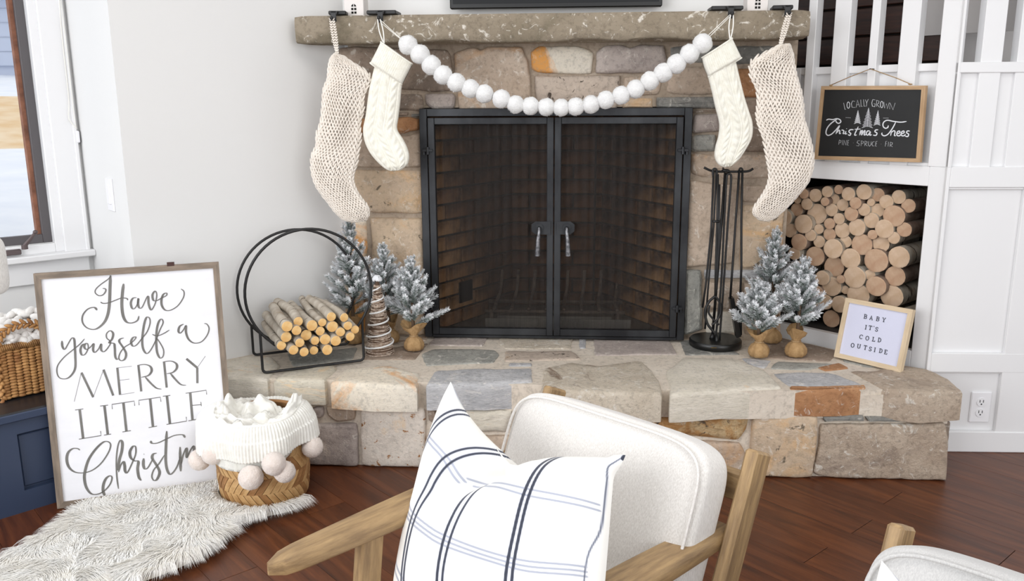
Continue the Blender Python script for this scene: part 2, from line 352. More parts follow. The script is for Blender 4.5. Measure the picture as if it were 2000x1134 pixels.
def screen_mat():
    m, nt, bs = newmat('woven_wire_screen'); v = coords(nt, (1, 1, .03)); n = noise_n(nt, v, 160, 3, .8)
    f = ramp(nt, n, [(.40, (.46, .46, .46, 1)), (.72, (.64, .64, .64, 1))])
    bs.inputs['Base Color'].default_value = S(84, 80, 76); bs.inputs['Metallic'].default_value = .3; bs.inputs['Roughness'].default_value = .6
    t = N(nt, 'ShaderNodeBsdfTransparent'); mx = N(nt, 'ShaderNodeMixShader'); nt.links.new(f, mx.inputs[0])
    bs.inputs['Base Color'].default_value = S(38, 33, 30)
    nt.links.new(t.outputs[0], mx.inputs[1]); nt.links.new(bs.outputs[0], mx.inputs[2]); nt.links.new(mx.outputs[0], nt.nodes['Material Output'].inputs[0]); return m
M_screen = screen_mat()
def brick_mat():
    m, nt, bs = newmat('sooty_shaded_firebrick'); oi = N(nt, 'ShaderNodeObjectInfo'); v = coords(nt)
    c = ramp(nt, oi.outputs['Random'], [(0, S(178, 132, 88)), (.5, S(196, 150, 102)), (1, S(166, 120, 82))])
    s = ramp(nt, noise_n(nt, v, 5, 5, .6), [(.38, S(80, 62, 48)), (.56, (1, 1, 1, 1))])
    x = N(nt, 'ShaderNodeMix', data_type='RGBA', blend_type='MULTIPLY'); x.inputs[0].default_value = 1; nt.links.new(c, x.inputs[6]); nt.links.new(s, x.inputs[7])
    # soot with shade painted in: darker up the back and deeper along the sides
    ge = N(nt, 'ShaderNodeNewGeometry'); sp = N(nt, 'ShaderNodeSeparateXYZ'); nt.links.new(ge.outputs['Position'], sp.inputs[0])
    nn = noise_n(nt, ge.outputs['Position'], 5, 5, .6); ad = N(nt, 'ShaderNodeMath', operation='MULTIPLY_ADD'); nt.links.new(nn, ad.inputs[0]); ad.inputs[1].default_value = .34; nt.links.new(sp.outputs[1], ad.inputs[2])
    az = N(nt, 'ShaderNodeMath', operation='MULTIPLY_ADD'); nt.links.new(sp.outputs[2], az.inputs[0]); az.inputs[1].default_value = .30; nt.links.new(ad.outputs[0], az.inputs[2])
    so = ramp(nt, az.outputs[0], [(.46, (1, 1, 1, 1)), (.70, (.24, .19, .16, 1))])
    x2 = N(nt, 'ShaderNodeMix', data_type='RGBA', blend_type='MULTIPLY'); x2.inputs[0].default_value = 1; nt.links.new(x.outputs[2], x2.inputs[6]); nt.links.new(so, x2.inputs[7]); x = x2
    nt.links.new(x.outputs[2], bs.inputs['Base Color']); bs.inputs['Roughness'].default_value = .95; bumpn(nt, bs, noise_n(nt, v, 60, 5), .3, .004); return m
M_brick = brick_mat()
M_soot = pm('sooty_mortar', S(62, 54, 46), S(48, 42, 36), rough=1, scale=10)

# ------------------------------------------------------------------ frames of reference
dN = V((.7071, -.7071, 0)); nN = V((-.7071, -.7071, 0)); pN = V((1.104, -.106, 0))      # niche / stair wall: along, outward normal
dL = V((-.7071, -.7071, 0)); nL = V((.7071, -.7071, 0)); cL = V((-1.433, -.592, 0))     # left wall, outer corner
pW = cL+V((-.3536, .3536, 0))                                                           # corner with the window wall

# ================================================================== SETTING
# floor boards running at 45 degrees
FB = thing('floor', (0, 0, 0), 'dark red-brown stained floorboards running diagonally past the stone hearth', 'floor'); FB['kind'] = 'structure'
del FB['category']; del FB['label']
g_ = MB().box(-4.6, 4.6, -6, 2.2, -.08, -.012); structure('subfloor', g_, M_gap, FB)
fd = V((.7071, -.7071, 0)); fs_ = V((.7071, .7071, 0)); PWD = .128; pl_me = {}
for L in (1.3, 1.7, 2.1):
    mb = MB().obox((0, 0, -.006), (L/2-.001, 0, 0), (0, PWD/2-.0004, 0), (0, 0, .006), .0004)
    o = obj('floor_board', mb, M_floor); pl_me[L] = o.data; bpy.data.objects.remove(o)
for i in range(-24, 12):
    s0 = i*PWD; t = -3.2-random.random()*1.5
    while t < 4.6:
        L = random.choice(list(pl_me)); c = fd*(t+L/2)+fs_*s0+V((0, 0, 0)); t += L
        if abs(c.x) > 3.3 or c.y < -4.4 or c.y > .6: continue
        o = bpy.data.objects.new('floor_board', pl_me[L]); COL.objects.link(o); o.parent = FB
        o.location = c; o.rotation_euler = (0, 0, -PI/4)

def slab(p, d, L, z0, z1, n, th, off=0):      # wall slab: from p along d, front face on the plane, thickness behind it
    c = V(p)+V(d)*(L/2)+V(n)*(off-th/2); c.z = (z0+z1)/2
    return MB().obox(c, V(d)*(L/2), V(n)*(th/2), (0, 0, (z1-z0)/2))
HC = 2.75
e0 = V((-.845, 0, 0))
structure('wall_left', slab(cL, -dL, (e0-cL).length+.05, 0, HC, nL, .10), M_wall)
rt = (pW-cL); structure('wall_left_return', slab(cL+rt.normalized()*.0995, rt.normalized(), rt.length-.08, 0, HC, V((-.7071, -.7071, 0)), .10), M_wall)
structure('wall_chimney_upper', MB().box(-.93, .905, .02, .12, 1.44, HC), M_wall)
structure('ceiling', MB().box(-4.2, 3.6, -3.6, 2.0, HC, HC+.1), M_wall)
# window wall with opening
tw = lambda px, py: (onp(px, py, pW, nL)-pW).dot(dL)
W_T0, W_ZB, W_ZT, W_T1 = .125, .745, 2.25, 1.35
WW = bpy.data.objects.new('wall_window_side', None); COL.objects.link(WW); WW['kind'] = 'structure'; WW.location = pW
def wslab(t0, t1, z0, z1, n0, n1, ch=0, mb=None):
    mb = mb or MB(); c = pW+dL*((t0+t1)/2)+nL*((n0+n1)/2); c.z = (z0+z1)/2
    return mb.obox(c, dL*((t1-t0)/2), nL*((n1-n0)/2), (0, 0, (z1-z0)/2), ch)
mb = MB(); wslab(-.03, W_T0, 0, HC, -.12, 0, mb=mb); wslab(W_T1, 2.6, 0, HC, -.12, 0, mb=mb); wslab(W_T0, W_T1, 0, W_ZB, -.12, 0, mb=mb); wslab(W_T0, W_T1, W_ZT, HC, -.12, 0, mb=mb)
structure('wall_surface', mb, M_wall, WW)
# window_1: dark metal-clad sash, casing, stool, apron, crank
WN = thing('window_1', pW, None, None); WN['kind'] = 'structure'
obj('glass_pane', wslab(W_T0+.03, W_T1-.03, W_ZB+.03, W_ZT-.03, -.075, -.07), M_glass, WN)
mb = MB(); f = .032
for a in ((W_T0, W_T0+f, W_ZB, W_ZT), (W_T1-f, W_T1, W_ZB, W_ZT), (W_T0+f, W_T1-f, W_ZB, W_ZB+f), (W_T0+f, W_T1-f, W_ZT-f, W_ZT)): wslab(*a, -.062, -.035, .002, mb)
obj('sash_frame', mb, pm('dark_bronze_sash', S(84, 80, 82), rough=.5), WN)
mb = MB()
for a in ((W_T0+f, W_T0+f+.014, W_ZB+f, W_ZT-f), (W_T1-f-.014, W_T1-f, W_ZB+f, W_ZT-f)): wslab(*a, -.09, -.055, 0, mb)
obj('jamb_strip', mb, pm('reddish_wood_jamb', S(150, 100, 76), S(110, 70, 52), rough=.7, scale=20), WN)
mb = MB(); wslab(.095, .126, W_ZB-.035, W_ZT+.03, -.055, .004, .003, mb); wslab(.126, W_T1, W_ZB-.035, W_ZB-.001, -.055, .004, .003, mb); obj('inner_stop', mb, M_white, WN)
mb = MB(); wslab(.018, .098, .70, W_ZT+.1, 0, .022, .003, mb); wslab(.012, .026, .70, W_ZT+.1, .0, .03, .003, mb); obj('casing', mb, M_white, WN)
obj('stool', wslab(.0, W_T1+.1, .688, .712, -.03, .055, .004), M_white, WN)
obj('apron', wslab(.018, W_T1+.08, .60, .688, 0, .02, .003), M_white, WN)
cp = pW+dL*.30+nL*.0; mb = MB(); c = cp+V((0, 0, .727)); mb.obox(c, dL*.055, nL*.02, (0, 0, .010), .003)
b0 = onp(48, 480, pW+nL*.03, nL); b1 = onp(69, 453, pW+nL*.045, nL)
mb.tube([b0+V((0, 0, -.012)), b0+V((0, 0, .004))], .011, 10); mb.tube([b0, (b0+b1)/2+nL*.006, b1], [.008, .006, .005], 8); mb.ell(b1, (.009, 0, 0), (0, .009, 0), (0, 0, .008))
crank = obj('crank_handle', mb, pm('bronze_crank', S(96, 84, 84), rough=.45, metal=.3), WN, smooth=True, sharp=40)
# window bench
bD = V((-.6574, -.7535, 0)); bN = V((.7535, -.6574, 0)); bP = V((-1.583, -.949, 0)); ZB = .333
BE = thing('window_bench', bP, 'navy blue panelled window bench below the window, dark wood-stained top', 'bench')
def bslab(t0, t1, z0, z1, n0, n1, ch=0, mb=None):
    mb = mb or MB(); c = bP+bD*((t0+t1)/2)+bN*((n0+n1)/2); c.z = (z0+z1)/2
    return mb.obox(c, bD*((t1-t0)/2), bN*((n1-n0)/2), (0, 0, (z1-z0)/2), ch)
obj('top', bslab(-.13, 1.6, ZB-.03, ZB, -.56, .012, .005), M_navytop, BE)
obj('top_edge', bslab(-.13, 1.6, ZB-.029, ZB-.004, .010, .018, .003), M_navy, BE)
mb = MB(); bslab(-.13, 1.6, 0, ZB-.03, -.55, -.02, 0, mb); bslab(-.13, 1.6, 0, .07, -.02, 0, 0, mb); bslab(-.13, 1.6, ZB-.075, ZB-.03, -.02, 0, 0, mb)
for t0 in (-.13, .085, .39, .70, 1.0, 1.3): bslab(t0, t0+.07, .07, ZB-.075, -.02, 0, 0, mb)
obj('front', mb, M_navy, BE)
for a, b in ((-.06, .085), (.155, .39), (.46, .70), (.77, 1.0)):
    mb = MB(); bslab(a+.004, b-.004, .078, ZB-.083, -.021, -.012, .003, mb); obj('panel', mb, M_navy, BE)

# right stair wall: N plane
sN = lambda p: (p-pN).dot(dN)
def nx(px, py, off=0): return sN(onp(px, py, pN+nN*off, nN))
def nzz(px, py, off=0): return onp(px, py, pN+nN*off, nN).z
def nslab(t0, t1, z0, z1, n0, n1, ch=0, mb=None):
    mb = mb or MB(); c = pN+dN*((t0+t1)/2)+nN*((n0+n1)/2); c.z = (z0+z1)/2
    return mb.obox(c, dN*((t1-t0)/2), nN*((n1-n0)/2), (0, 0, (z1-z0)/2), ch)
SW = bpy.data.objects.new('wall_stair_side', None); COL.objects.link(SW); SW['kind'] = 'structure'; SW.location = pN
tE = sN(V((1.345, -.347, 0)))     # corner with right wall
zT, zBt = .962, .366; tR = nx(1806, 420); tL = sN(V((.905, .093, 0)))
obj('stile', nslab(tR, tE, ZH-.32, 1.03, -.03, 0, .002), M_white, SW)
obj('header', nslab(tL-.1, tR, zT, 1.03, -.03, 0, .002), M_white, SW)
obj('sill', nslab(tL-.1, tR, 0, zBt, -.03, 0, .002), M_white, SW)
obj('lower_wall', nslab(tL-.1, tE, 0, .3, -.06, -.03, 0), M_white, SW)
# rail, spandrel panel behind, slats
zR1 = nzz(1700, 127); zR0 = nzz(1700, 142)
obj('spandrel_panel', nslab(tL-.15, tE, 1.03, zR1-.004, -.05, -.036), M_white, SW)
obj('rail', nslab(tL-.15, tE-.01, zR0, zR1, -.055, -.022, .002), M_white, SW)
obj('sill_moulding', nslab(tL-.12, tE-.01, 1.03, 1.042, -.04, -.008, .002), M_white, SW)
for x0, x1 in ((1577, 1593), (1628, 1659), (1700, 1716), (1759, 1795)):
    obj('slat', nslab(nx(x0, 62), nx(x1, 62), 1.03, 2.6, -.045, 0, .002), M_white, SW)
obj('corner_post', nslab(nx(1841, 30), tE, 1.03, 2.7, -.05, .001, .002), M_white, SW)
# slat partly hidden behind the mantel end and panel beside the chimney
obj('slat', nslab(nx(1545, 100)-.02, nx(1561, 100), 1.03, zR1, -.045, -.02, .002), M_white, SW)
# niche interior
NI = thing('wood_niche', pN, None, None); NI['kind'] = 'structure'
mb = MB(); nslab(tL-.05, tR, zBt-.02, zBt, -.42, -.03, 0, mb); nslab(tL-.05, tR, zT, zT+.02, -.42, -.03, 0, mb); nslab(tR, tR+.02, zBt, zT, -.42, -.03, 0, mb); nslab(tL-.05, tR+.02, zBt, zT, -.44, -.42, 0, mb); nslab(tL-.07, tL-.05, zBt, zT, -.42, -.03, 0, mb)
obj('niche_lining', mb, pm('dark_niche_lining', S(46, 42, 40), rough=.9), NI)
# right wall R
dR = V((math.cos(.026), math.sin(.026), 0)); nR = V((math.sin(.026), -math.cos(.026), 0)); pR = V((1.345, -.362, 0))
def rx(px, py, off=0): return (onp(px, py, pR+nR*off, nR)-pR).dot(dR)
def rz(px, py, off=0): return onp(px, py, pR+nR*off, nR).z
def rslab(t0, t1, z0, z1, n0, n1, ch=0, mb=None):
    mb = mb or MB(); c = pR+dR*((t0+t1)/2)+nR*((n0+n1)/2); c.z = (z0+z1)/2
    return mb.obox(c, dR*((t1-t0)/2), nR*((n1-n0)/2), (0, 0, (z1-z0)/2), ch)
RW = bpy.data.objects.new('wall_right', None); COL.objects.link(RW); RW['kind'] = 'structure'; RW.location = pR
a0 = rx(1854, 370); a1 = rx(1992, 450); zA = rz(1900, 366); zB_ = rz(1900, 690); zC = rz(1900, 727); zD = rz(1900, 842); b1_ = rx(1968, 780)
zTop = rz(1900, 142); zM = rz(1900, 326)
obj('flat_panel', rslab(0, 1.6, 0, zTop, -.04, -.018), M_white, RW)
obj('edge_stile', rslab(0, a0, 0, zTop, -.018, 0, .002), M_white, RW)
obj('middle_stile', rslab(a1, a1+.16, 0, zM, -.018, 0, .002), M_white, RW)
obj('end_stile', rslab(a1+.5, a1+.66, 0, zM, -.018, 0, .002), M_white, RW)
obj('upper_rail', rslab(a0, 1.6, zA, zM, -.018, .001, .002), M_white, RW)
obj('panel_bead', rslab(a0, a1, zA-.008, zA+.001, -.018, -.006, .002), M_white, RW)
obj('middle_rail', rslab(a0, 1.6, zC, zB_, -.018, .001, .002), M_white, RW)
obj('panel_bead', rslab(a0, a1, zC-.006, zC, -.018, -.008, .001), M_white, RW)
structure('baseboard_right', rslab(0, 1.6, 0, zD, -.018, .004, .003), M_white)
obj('top_rail', rslab(0, 1.6, rz(1900, 142), rz(1900, 121), -.05, .0, .002), M_white, RW)
obj('post', rslab(0, rx(1882, 80), 1.03, 2.7, -.06, .001, .002), M_white, RW)
for x0, x1 in ((1919, 1961), (1990, 2030), (2060, 2100)):
    obj('slat', rslab(rx(x0, 100), rx(x1, 100), zM-.01, 2.6, -.05, -.004, .002), M_white, RW)
# stair enclosure seen between the slats: dark boards and grey painted wall
SB = bpy.data.objects.new('wall_stairwell', None); COL.objects.link(SB); SB['kind'] = 'structure'; SB.location = pN
zz = [onp(1650, y, pN-nN*.35, nN).z for y in (73, 18)]
hgt = zz[1]-zz[0]; tBrd = (onp(1852, 100, pN-nN*.35, nN)-pN).dot(dN); z = zz[0]-3*hgt
while z < 2.3:
    obj('dark_board', nslab(-.9, tBrd, z+.004, z+hgt-.004, -.37, -.35+.004*random.random(), .003), M_darkwood, SB); z += hgt
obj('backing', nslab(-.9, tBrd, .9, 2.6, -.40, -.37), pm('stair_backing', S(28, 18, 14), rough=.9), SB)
q0 = (onp(1797, 35, pN-nN*.34, nN)-pN).dot(dN)
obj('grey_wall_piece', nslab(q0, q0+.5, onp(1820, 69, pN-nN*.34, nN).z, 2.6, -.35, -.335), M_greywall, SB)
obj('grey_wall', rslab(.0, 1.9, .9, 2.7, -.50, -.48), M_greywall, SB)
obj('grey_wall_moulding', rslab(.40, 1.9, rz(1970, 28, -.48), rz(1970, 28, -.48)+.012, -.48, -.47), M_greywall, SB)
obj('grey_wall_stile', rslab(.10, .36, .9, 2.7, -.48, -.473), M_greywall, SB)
# ceiling lamp-free; switch, outlet, blind cord
rn = V((-.7071, -.7071, 0)); rd = V((-.7071, .7071, 0))
sp = onp(217, 380, cL, rn)
SWT = thing('light_switch', sp, 'white light switch plate on the bright narrow wall beside the window', 'light switch')
mb = MB().obox(sp+rn*.003, rd*.035, rn*.003, (0, 0, .0575), .002); obj('plate', mb, M_plate, SWT)
mb = MB().obox(sp+rn*.008, rd*.016, rn*.004, (0, 0, .033), .002); obj('rocker', mb, M_plate, SWT)
op = pR+dR*rx(1918, 797)-nR*.018; op.z = rz(1918, 797)
OU = thing('power_outlet', op, 'white double power outlet in the lower right wall panel', 'outlet')
mb = MB().obox(op+nR*.004, dR*.036, nR*.004, (0, 0, .058), .003); obj('cover_plate', mb, M_plate, OU)
for s in (-1, 1):
    c = op+nR*.009+V((0, 0, .020*s)); mb = MB().tube([c-nR*.002, c+nR*.0015], .0165, 20); q = obj('socket', mb, M_plate, OU)
    mb = MB()
    for k in (-1, 1): mb.obox(c+dR*.006*k+nR*.0016+V((0, 0, .004)), dR*.0012, nR*.0006, (0, 0, .005))
    mb.tube([c+nR*.001+V((0, 0, -.007)), c+nR*.0022+V((0, 0, -.007))], .0028, 8); obj('slot', mb, M_slot, q)
cdp = lambda px, py: onp(px, py, pW+nL*.03, nL)
CO = thing('blind_cord', cdp(152, 268), 'white blind cord wrapped on a small cleat at the window corner', 'cord')
mb = MB().tube(smooth_path([cdp(113, -60), cdp(117, 20), cdp(123, 90), cdp(134, 190), cdp(134, 228), cdp(140, 240), cdp(149, 250)]), .0022, 6); mb.tube([cdp(119, 0), cdp(133, 120), cdp(146, 235), cdp(150, 252)], .0016, 6)
obj('cord', mb, M_cordw, CO, smooth=True)
mb = MB().obox(cdp(152, 267), nL*.006, dL*.006, (0, 0, .022), .003); obj('tassel', mb, M_plate, CO)
mb = MB().obox(cdp(149, 275)-nL*.02, nL*.012, dL*.004, (0, 0, .012), .002); mb.obox(cdp(155, 275)-nL*.02, nL*.012, dL*.004, (0, 0, .012), .002); obj('cleat', mb, pm('grey_metal_cleat', S(130, 130, 132), rough=.4, metal=.6), CO)

# outdoors beyond the window
vd = V((ray(20, 300).x, ray(20, 300).y, 0)).normalized(); vs_ = V((vd.y, -vd.x, 0)); c0 = V((CAM.x, CAM.y, 0))
def terrain(ds):
    P = [[c0+vd*d+vs_*w_+V((0, 0, z)) for w_ in (-30, -10, 0, 3 if d > 3.4 else .0, 14 if d > 6 else .0)] for d, z in ds]; return MB().grid(P)
structure('ground_snow', terrain([(3.3, -.1), (5, .35), (9, .55), (12, .73)]), M_snow)
structure('ground_snow_far', terrain([(16, 1.37), (20, 1.80), (45, 3.2)]), M_snow)
tag(obj('dry_field', terrain([(12, .73), (16, 1.37)]), M_field), 'band of tan dry grass between snow banks outside the window', 'field', kind='stuff')
hb = c0+vd*20+V((0, 0, 1.8)); hd = (vs_*.94-vd*.34).normalized(); hn = V((hd.y, -hd.x, 0)); hn = hn if hn.dot(vd) < 0 else -hn
HO = thing('neighbour_house', hb, 'pale blue-grey clapboard house with a snowy roof outside the window', 'house')
for i in range(5):
    obj('clapboard', MB().obox(hb-hd*1.5+V((0, 0, .32+.27*i)), hd*2.4, hn*.02+V((0, 0, -.012)), (0, 0, .128)), M_siding, HO)
obj('house_body', MB().obox(hb-hd*1.5-hn*1.2+V((0, 0, .7)), hd*2.36, hn*1.15, (0, 0, .9)), M_siding, HO)
obj('roof', MB().obox(hb-hd*1.5-hn*.7+V((0, 0, 1.95)), hd*2.7, hn*1.1+V((0, 0, -.5)), (0, 0, .05)), M_roofsnow, HO)

# ================================================================== STONEWORK
def stone_obj(name, pts2, frame, depth, front_out, mt, parent, amp=.005, kind=None, seed=0, bev=.012, rnd=.35):
    """pts2: outline in plane coordinates; frame=(origin, ax, ay, an); front face sits front_out along an, body goes back by depth"""
    o, ax, ay, an = frame; P = [V((p[0], p[1])) for p in pts2]
    ar = sum(P[i].x*P[(i+1) % len(P)].y-P[(i+1) % len(P)].x*P[i].y for i in range(len(P)))
    if ar < 0: P = P[::-1]
    # round corners a little, densify
    Q = []
    for i in range(len(P)):
        a, b, c = P[i-1], P[i], P[(i+1) % len(P)]
        la, lc = (a-b).length, (c-b).length; r = min(.014, la*rnd, lc*rnd)
        Q += [b+(a-b)*(r/la), b+(a+c-2*b)*(.25*r/max(la, lc))*.8, b+(c-b)*(r/lc)]
    D = []
    for i in range(len(Q)):
        a, b = Q[i], Q[(i+1) % len(Q)]; n = max(1, int((b-a).length/.022))
        for k in range(n): D.append(a+(b-a)*(k/n))
    off = seed*3.17
    D = [p+V((noise.noise(V((p.x*22+off, p.y*22, 1)))*.0045, noise.noise(V((p.x*22, p.y*22+off, 5)))*.0045)) for p in D]
    c = sum(D, V((0, 0)))/len(D); n = len(D); rings = []
    w_ = max(p.x for p in D)-min(p.x for p in D); h_ = max(p.y for p in D)-min(p.y for p in D); md = min(w_, h_)/2
    def ring(ins, z, jit):
        R = []
        for p in D:
            d = p-c; L = d.length; sx = max(0, 1-ins/max(w_/2, 1e-4)); sy = max(0, 1-ins/max(h_/2, 1e-4)); q = V((c.x+d.x*sx, c.y+d.y*sy))
            zz = z+(noise.noise(V((q.x*9+off, q.y*9, off)))*amp*1.6+noise.noise(V((q.x*30+off, q.y*30, 2)))*amp*.7)*jit
            R.append(o+ax*q.x+ay*q.y+an*zz)
        return R
    rings = [ring(0, -depth, 0), ring(0, front_out-bev, .6), ring(bev*.35, front_out-bev*.3, .8), ring(bev, front_out, 1), ring(md*.3, front_out+amp*.3, 1), ring(md*.55, front_out+amp*.4, 1), ring(md*.8, front_out+amp*.4, 1)]
    vs = [p for r in rings for p in r]; vs.append(o+ax*c.x+ay*c.y+an*(front_out+amp*.5)); fs = []
    for i in range(len(rings)-1):
        for k in range(n): k2 = (k+1) % n; fs.append((i*n+k, i*n+k2, (i+1)*n+k2, (i+1)*n+k))
    T = len(vs)-1; b = (len(rings)-1)*n
    for k in range(n): fs.append((b+k, b+(k+1) % n, T))
    fs.append(tuple(range(n))[::-1])
    return obj(name, MB().add(vs, fs), ST[mt] if isinstance(mt, str) else mt, parent, smooth=True, sharp=50)
# chimney breast
CB = thing('stone_fireplace', (0, 0, ZH), 'stacked natural stone fireplace surround below the mantel', 'fireplace')
yf = -.03
frA = (V((0, 0, 0)), V((1, 0, 0)), V((0, 0, 1)), V((0, -1, 0)))
def face(px): return [(lambda q: (q.x, q.z))(ony(x, y, yf)) for x, y in px]
mb = MB(); mb.box(-.80, -.525, -.012, .02, ZH-.02, 1.475); mb.box(.525, .905, -.012, .45, ZH-.02, 1.475); mb.box(-.525, .525, -.012, .02, 1.235, 1.475)
obj('mortar', mb, M_mortar_dark, CB)
stones = [
 ('brown', [(660,92),(720,91),(872,97),(880,105),(884,150),(890,177),(850,179),(785,174),(700,172),(662,172)]),
 ('tan', [(888,104),(911,93),(929,93),(938,98),(951,91),(1019,92),(1030,116),(1035,161),(1038,190),(1040,215),(896,213),(892,181),(888,143)]),
 ('brown', [(785,183),(822,183),(828,209),(822,217),(660,216),(662,184)]),
 ('purple', [(828,184),(884,182),(890,190),(886,214),(845,214),(832,203)]),
 ('brown', [(700,220),(798,220),(798,226),(700,227)]), ('slate', [(802,222),(821,222),(821,228),(802,228)]),
 ('rust', [(665,232),(779,229),(800,229),(820,233),(820,254),(800,256),(790,261),(665,261)]),
 ('tan', [(668,265),(790,265),(822,258),(824,327),(705,328),(668,326)]),
 ('yellow', [(672,332),(760,333),(824,332),(826,418),(770,416),(722,416),(672,405)]),
 ('yellow', [(722,425),(785,427),(827,427),(830,654),(724,654),(724,515),(727,477)]),
 ('orange', [(672,425),(714,427),(717,478),(711,515),(712,654),(672,654)]),
 ('orange', [(1036,102),(1052,90),(1120,90),(1144,92),(1159,103),(1158,132),(1155,143),(1124,145),(1049,141),(1039,133)]),
 ('purple', [(1165,101),(1180,90),(1197,89),(1215,87),(1231,93),(1250,87),(1297,88),(1302,118),(1300,142),(1163,143)]),
 ('slate', [(1308,92),(1340,88),(1548,88),(1548,124),(1440,126),(1310,120)]),
 ('speckled', [(1042,148),(1211,148),(1210,190),(1204,213),(1051,212),(1047,190)]),
 ('tan', [(1219,150),(1296,149),(1288,184),(1250,186),(1220,184)]),
 ('tan', [(1312,130),(1405,130),(1436,132),(1438,183),(1330,186),(1300,181)]),
 ('slate', [(1282,190),(1405,189),(1440,190),(1440,211),(1345,212),(1281,210)]),
 ('yellow', [(1218,191),(1277,192),(1277,211),(1215,212)]),
 ('rust', [(1443,133),(1546,133),(1546,190),(1446,190)]),
 ('purple', [(1354,224),(1404,222),(1406,257),(1352,259)]), ('brown', [(1354,216),(1404,214),(1404,219),(1354,220)]),
 ('grey', [(1352,264),(1400,262),(1398,295),(1350,297)]),
 ('brown', [(1411,196),(1545,196),(1545,296),(1404,296)]),
 ('tan', [(1350,301),(1400,301),(1540,301),(1538,346),(1440,352),(1380,347),(1349,340)]),
 ('tan', [(1347,350),(1385,358),(1440,359),(1444,362),(1441,440),(1434,515),(1340,522)]),
 ('tan', [(1450,363),(1536,363),(1534,395),(1451,395)]),
 ('yellow', [(1452,402),(1534,402),(1528,524),(1445,524),(1449,440)]),
 ('grey', [(1339,528),(1370,528),(1372,645),(1336,655)]),
 ('bluegrey', [(1376,528),(1527,528),(1526,545),(1377,545)]),
 ('tan', [(1377,551),(1450,551),(1450,605),(1378,605)]), ('tan', [(1454,551),(1526,551),(1524,654),(1456,654)]), ('cream', [(1378,610),(1450,610),(1450,654),(1378,654)]),
]
for i, (mt, px) in enumerate(stones):
    stone_obj('stone', face(px), frA, .015, .028+.008*math.sin(i*2.3), mt, CB, seed=i+1, bev=.011)
# hearth
HE = thing('stone_hearth', (0, -.3, 0), 'raised hearth of mixed mortared stone running along the whole fireplace', 'hearth')
core = [(-1.30, -.455), (-1.13, -.60), (1.33, -.60), (1.335, -.37), (.93, .05), (.89, .5), (-.6, .5), (-.845, 0)]
def prism(pts, z0, z1):
    n = len(pts); vs = [(x, y, z0) for x, y in pts]+[(x, y, z1) for x, y in pts]
    return MB().add(vs, [tuple(range(n))[::-1], tuple(range(n, 2*n))]+[(i, (i+1) % n, n+(i+1) % n, n+i) for i in range(n)])
obj('mortar', prism(core, 0, ZH-.022), M_mortar, HE)
core2 = [(-1.27, -.43), (-1.125, -.592), (.0, -.61), (.6, -.64), (1.33, -.575), (1.335, -.37), (.93, .04), (.6, .0), (.53, .0), (-.53, .0), (-.845, 0)]
obj('mortar_bed', prism(core2, ZH-.105, ZH-.006), M_mortar, HE)
def top(px, sh=.004):
    P = [(lambda q: V((q.x, q.y)))(onz(x, y, ZH)) for x, y in px]; c = sum(P, V((0, 0)))/len(P); mx = max(abs(p.x-c.x) for p in P); my = max(abs(p.y-c.y) for p in P)
    return [(c.x+(p.x-c.x)*(1-sh/mx), c.y+(p.y-c.y)*(1-sh*.5/my)) for p in P]
frT = (V((0, 0, ZH)), V((1, 0, 0)), V((0, 1, 0)), V((0, 0, 1)))
caps = [  # front caps: thick, show their face
 ('cream', [(430,702),(500,690),(528,694),(552,712),(524,740),(440,738)], .085),
 ('light', [(530,740),(560,716),(655,708),(664,718),(634,744),(580,743)], .088),
 ('orange', [(640,747),(672,716),(760,712),(824,728),(816,753),(730,752)], .095),
 ('bluegrey', [(828,750),(846,722),(960,717),(1042,716),(1044,745),(940,750)], .095),
 ('dark', [(1054,762),(1058,718),(1110,708),(1170,712),(1256,702),(1276,722),(1294,748),(1296,769),(1180,768)], .10),
 ('cream', [(1307,770),(1296,722),(1334,695),(1440,699),(1498,722),(1532,757),(1420,762)], .10),
 ('rust', [(1538,759),(1537,752),(1620,753),(1694,751),(1695,757),(1620,761)], .095),
 ('beige', [(1722,758),(1655,722),(1700,722),(1765,712),(1812,717),(1854,738),(1884,762),(1800,768)], .105),
]
for i, (mt, px, d) in enumerate(caps): stone_obj('cap_stone', top(px), frT, d, .0, mt, HE, seed=40+i, bev=.014, amp=.003)
flats = [('bluegrey', [(1537,751),(1508,727),(1560,725),(1620,726),(1640,731),(1688,750),(1620,752)]), ('grey', [(560,690),(700,676),(690,700),(570,714)]), ('brown', [(705,700),(712,684),(838,668),(812,700)]), ('grey', [(822,690),(845,680),(968,681),(977,690),(966,706),(830,712)]),
 ('purple', [(848,655),(955,656),(944,674),(834,672)]), ('dark', [(975,656),(1122,657),(1116,679),(985,679),(972,668)]), ('speckled', [(985,684),(1120,683),(1138,700),(985,703)]),
 ('bluegrey', [(990,707),(1042,707),(1040,713),(992,713)]), ('purple', [(1157,660),(1308,661),(1326,690),(1160,692)]), ('bluegrey', [(1129,659),(1147,659),(1146,678),(1130,678)]),
 ('slate', [(1328,664),(1370,658),(1450,690),(1337,691)]), ('bluegrey', [(1446,697),(1508,701),(1494,718),(1460,708)]), ('brown', [(1460,690),(1500,660),(1512,655),(1640,684),(1622,704),(1515,699)]),
 ('grey', [(1516,704),(1630,709),(1580,720),(1502,718)]), ('rust', [(1596,716),(1640,706),(1662,717),(1610,722)]), ('tan', [(836,652),(800,664),(720,664),(690,673),(835,663)]), ('grey', [(1640,690),(1760,706),(1700,716),(1648,704)])]
for i, (mt, px) in enumerate(flats): stone_obj('top_stone', top(px), frT, .02, -.002, mt, HE, seed=60+i, bev=.004, amp=.0018)
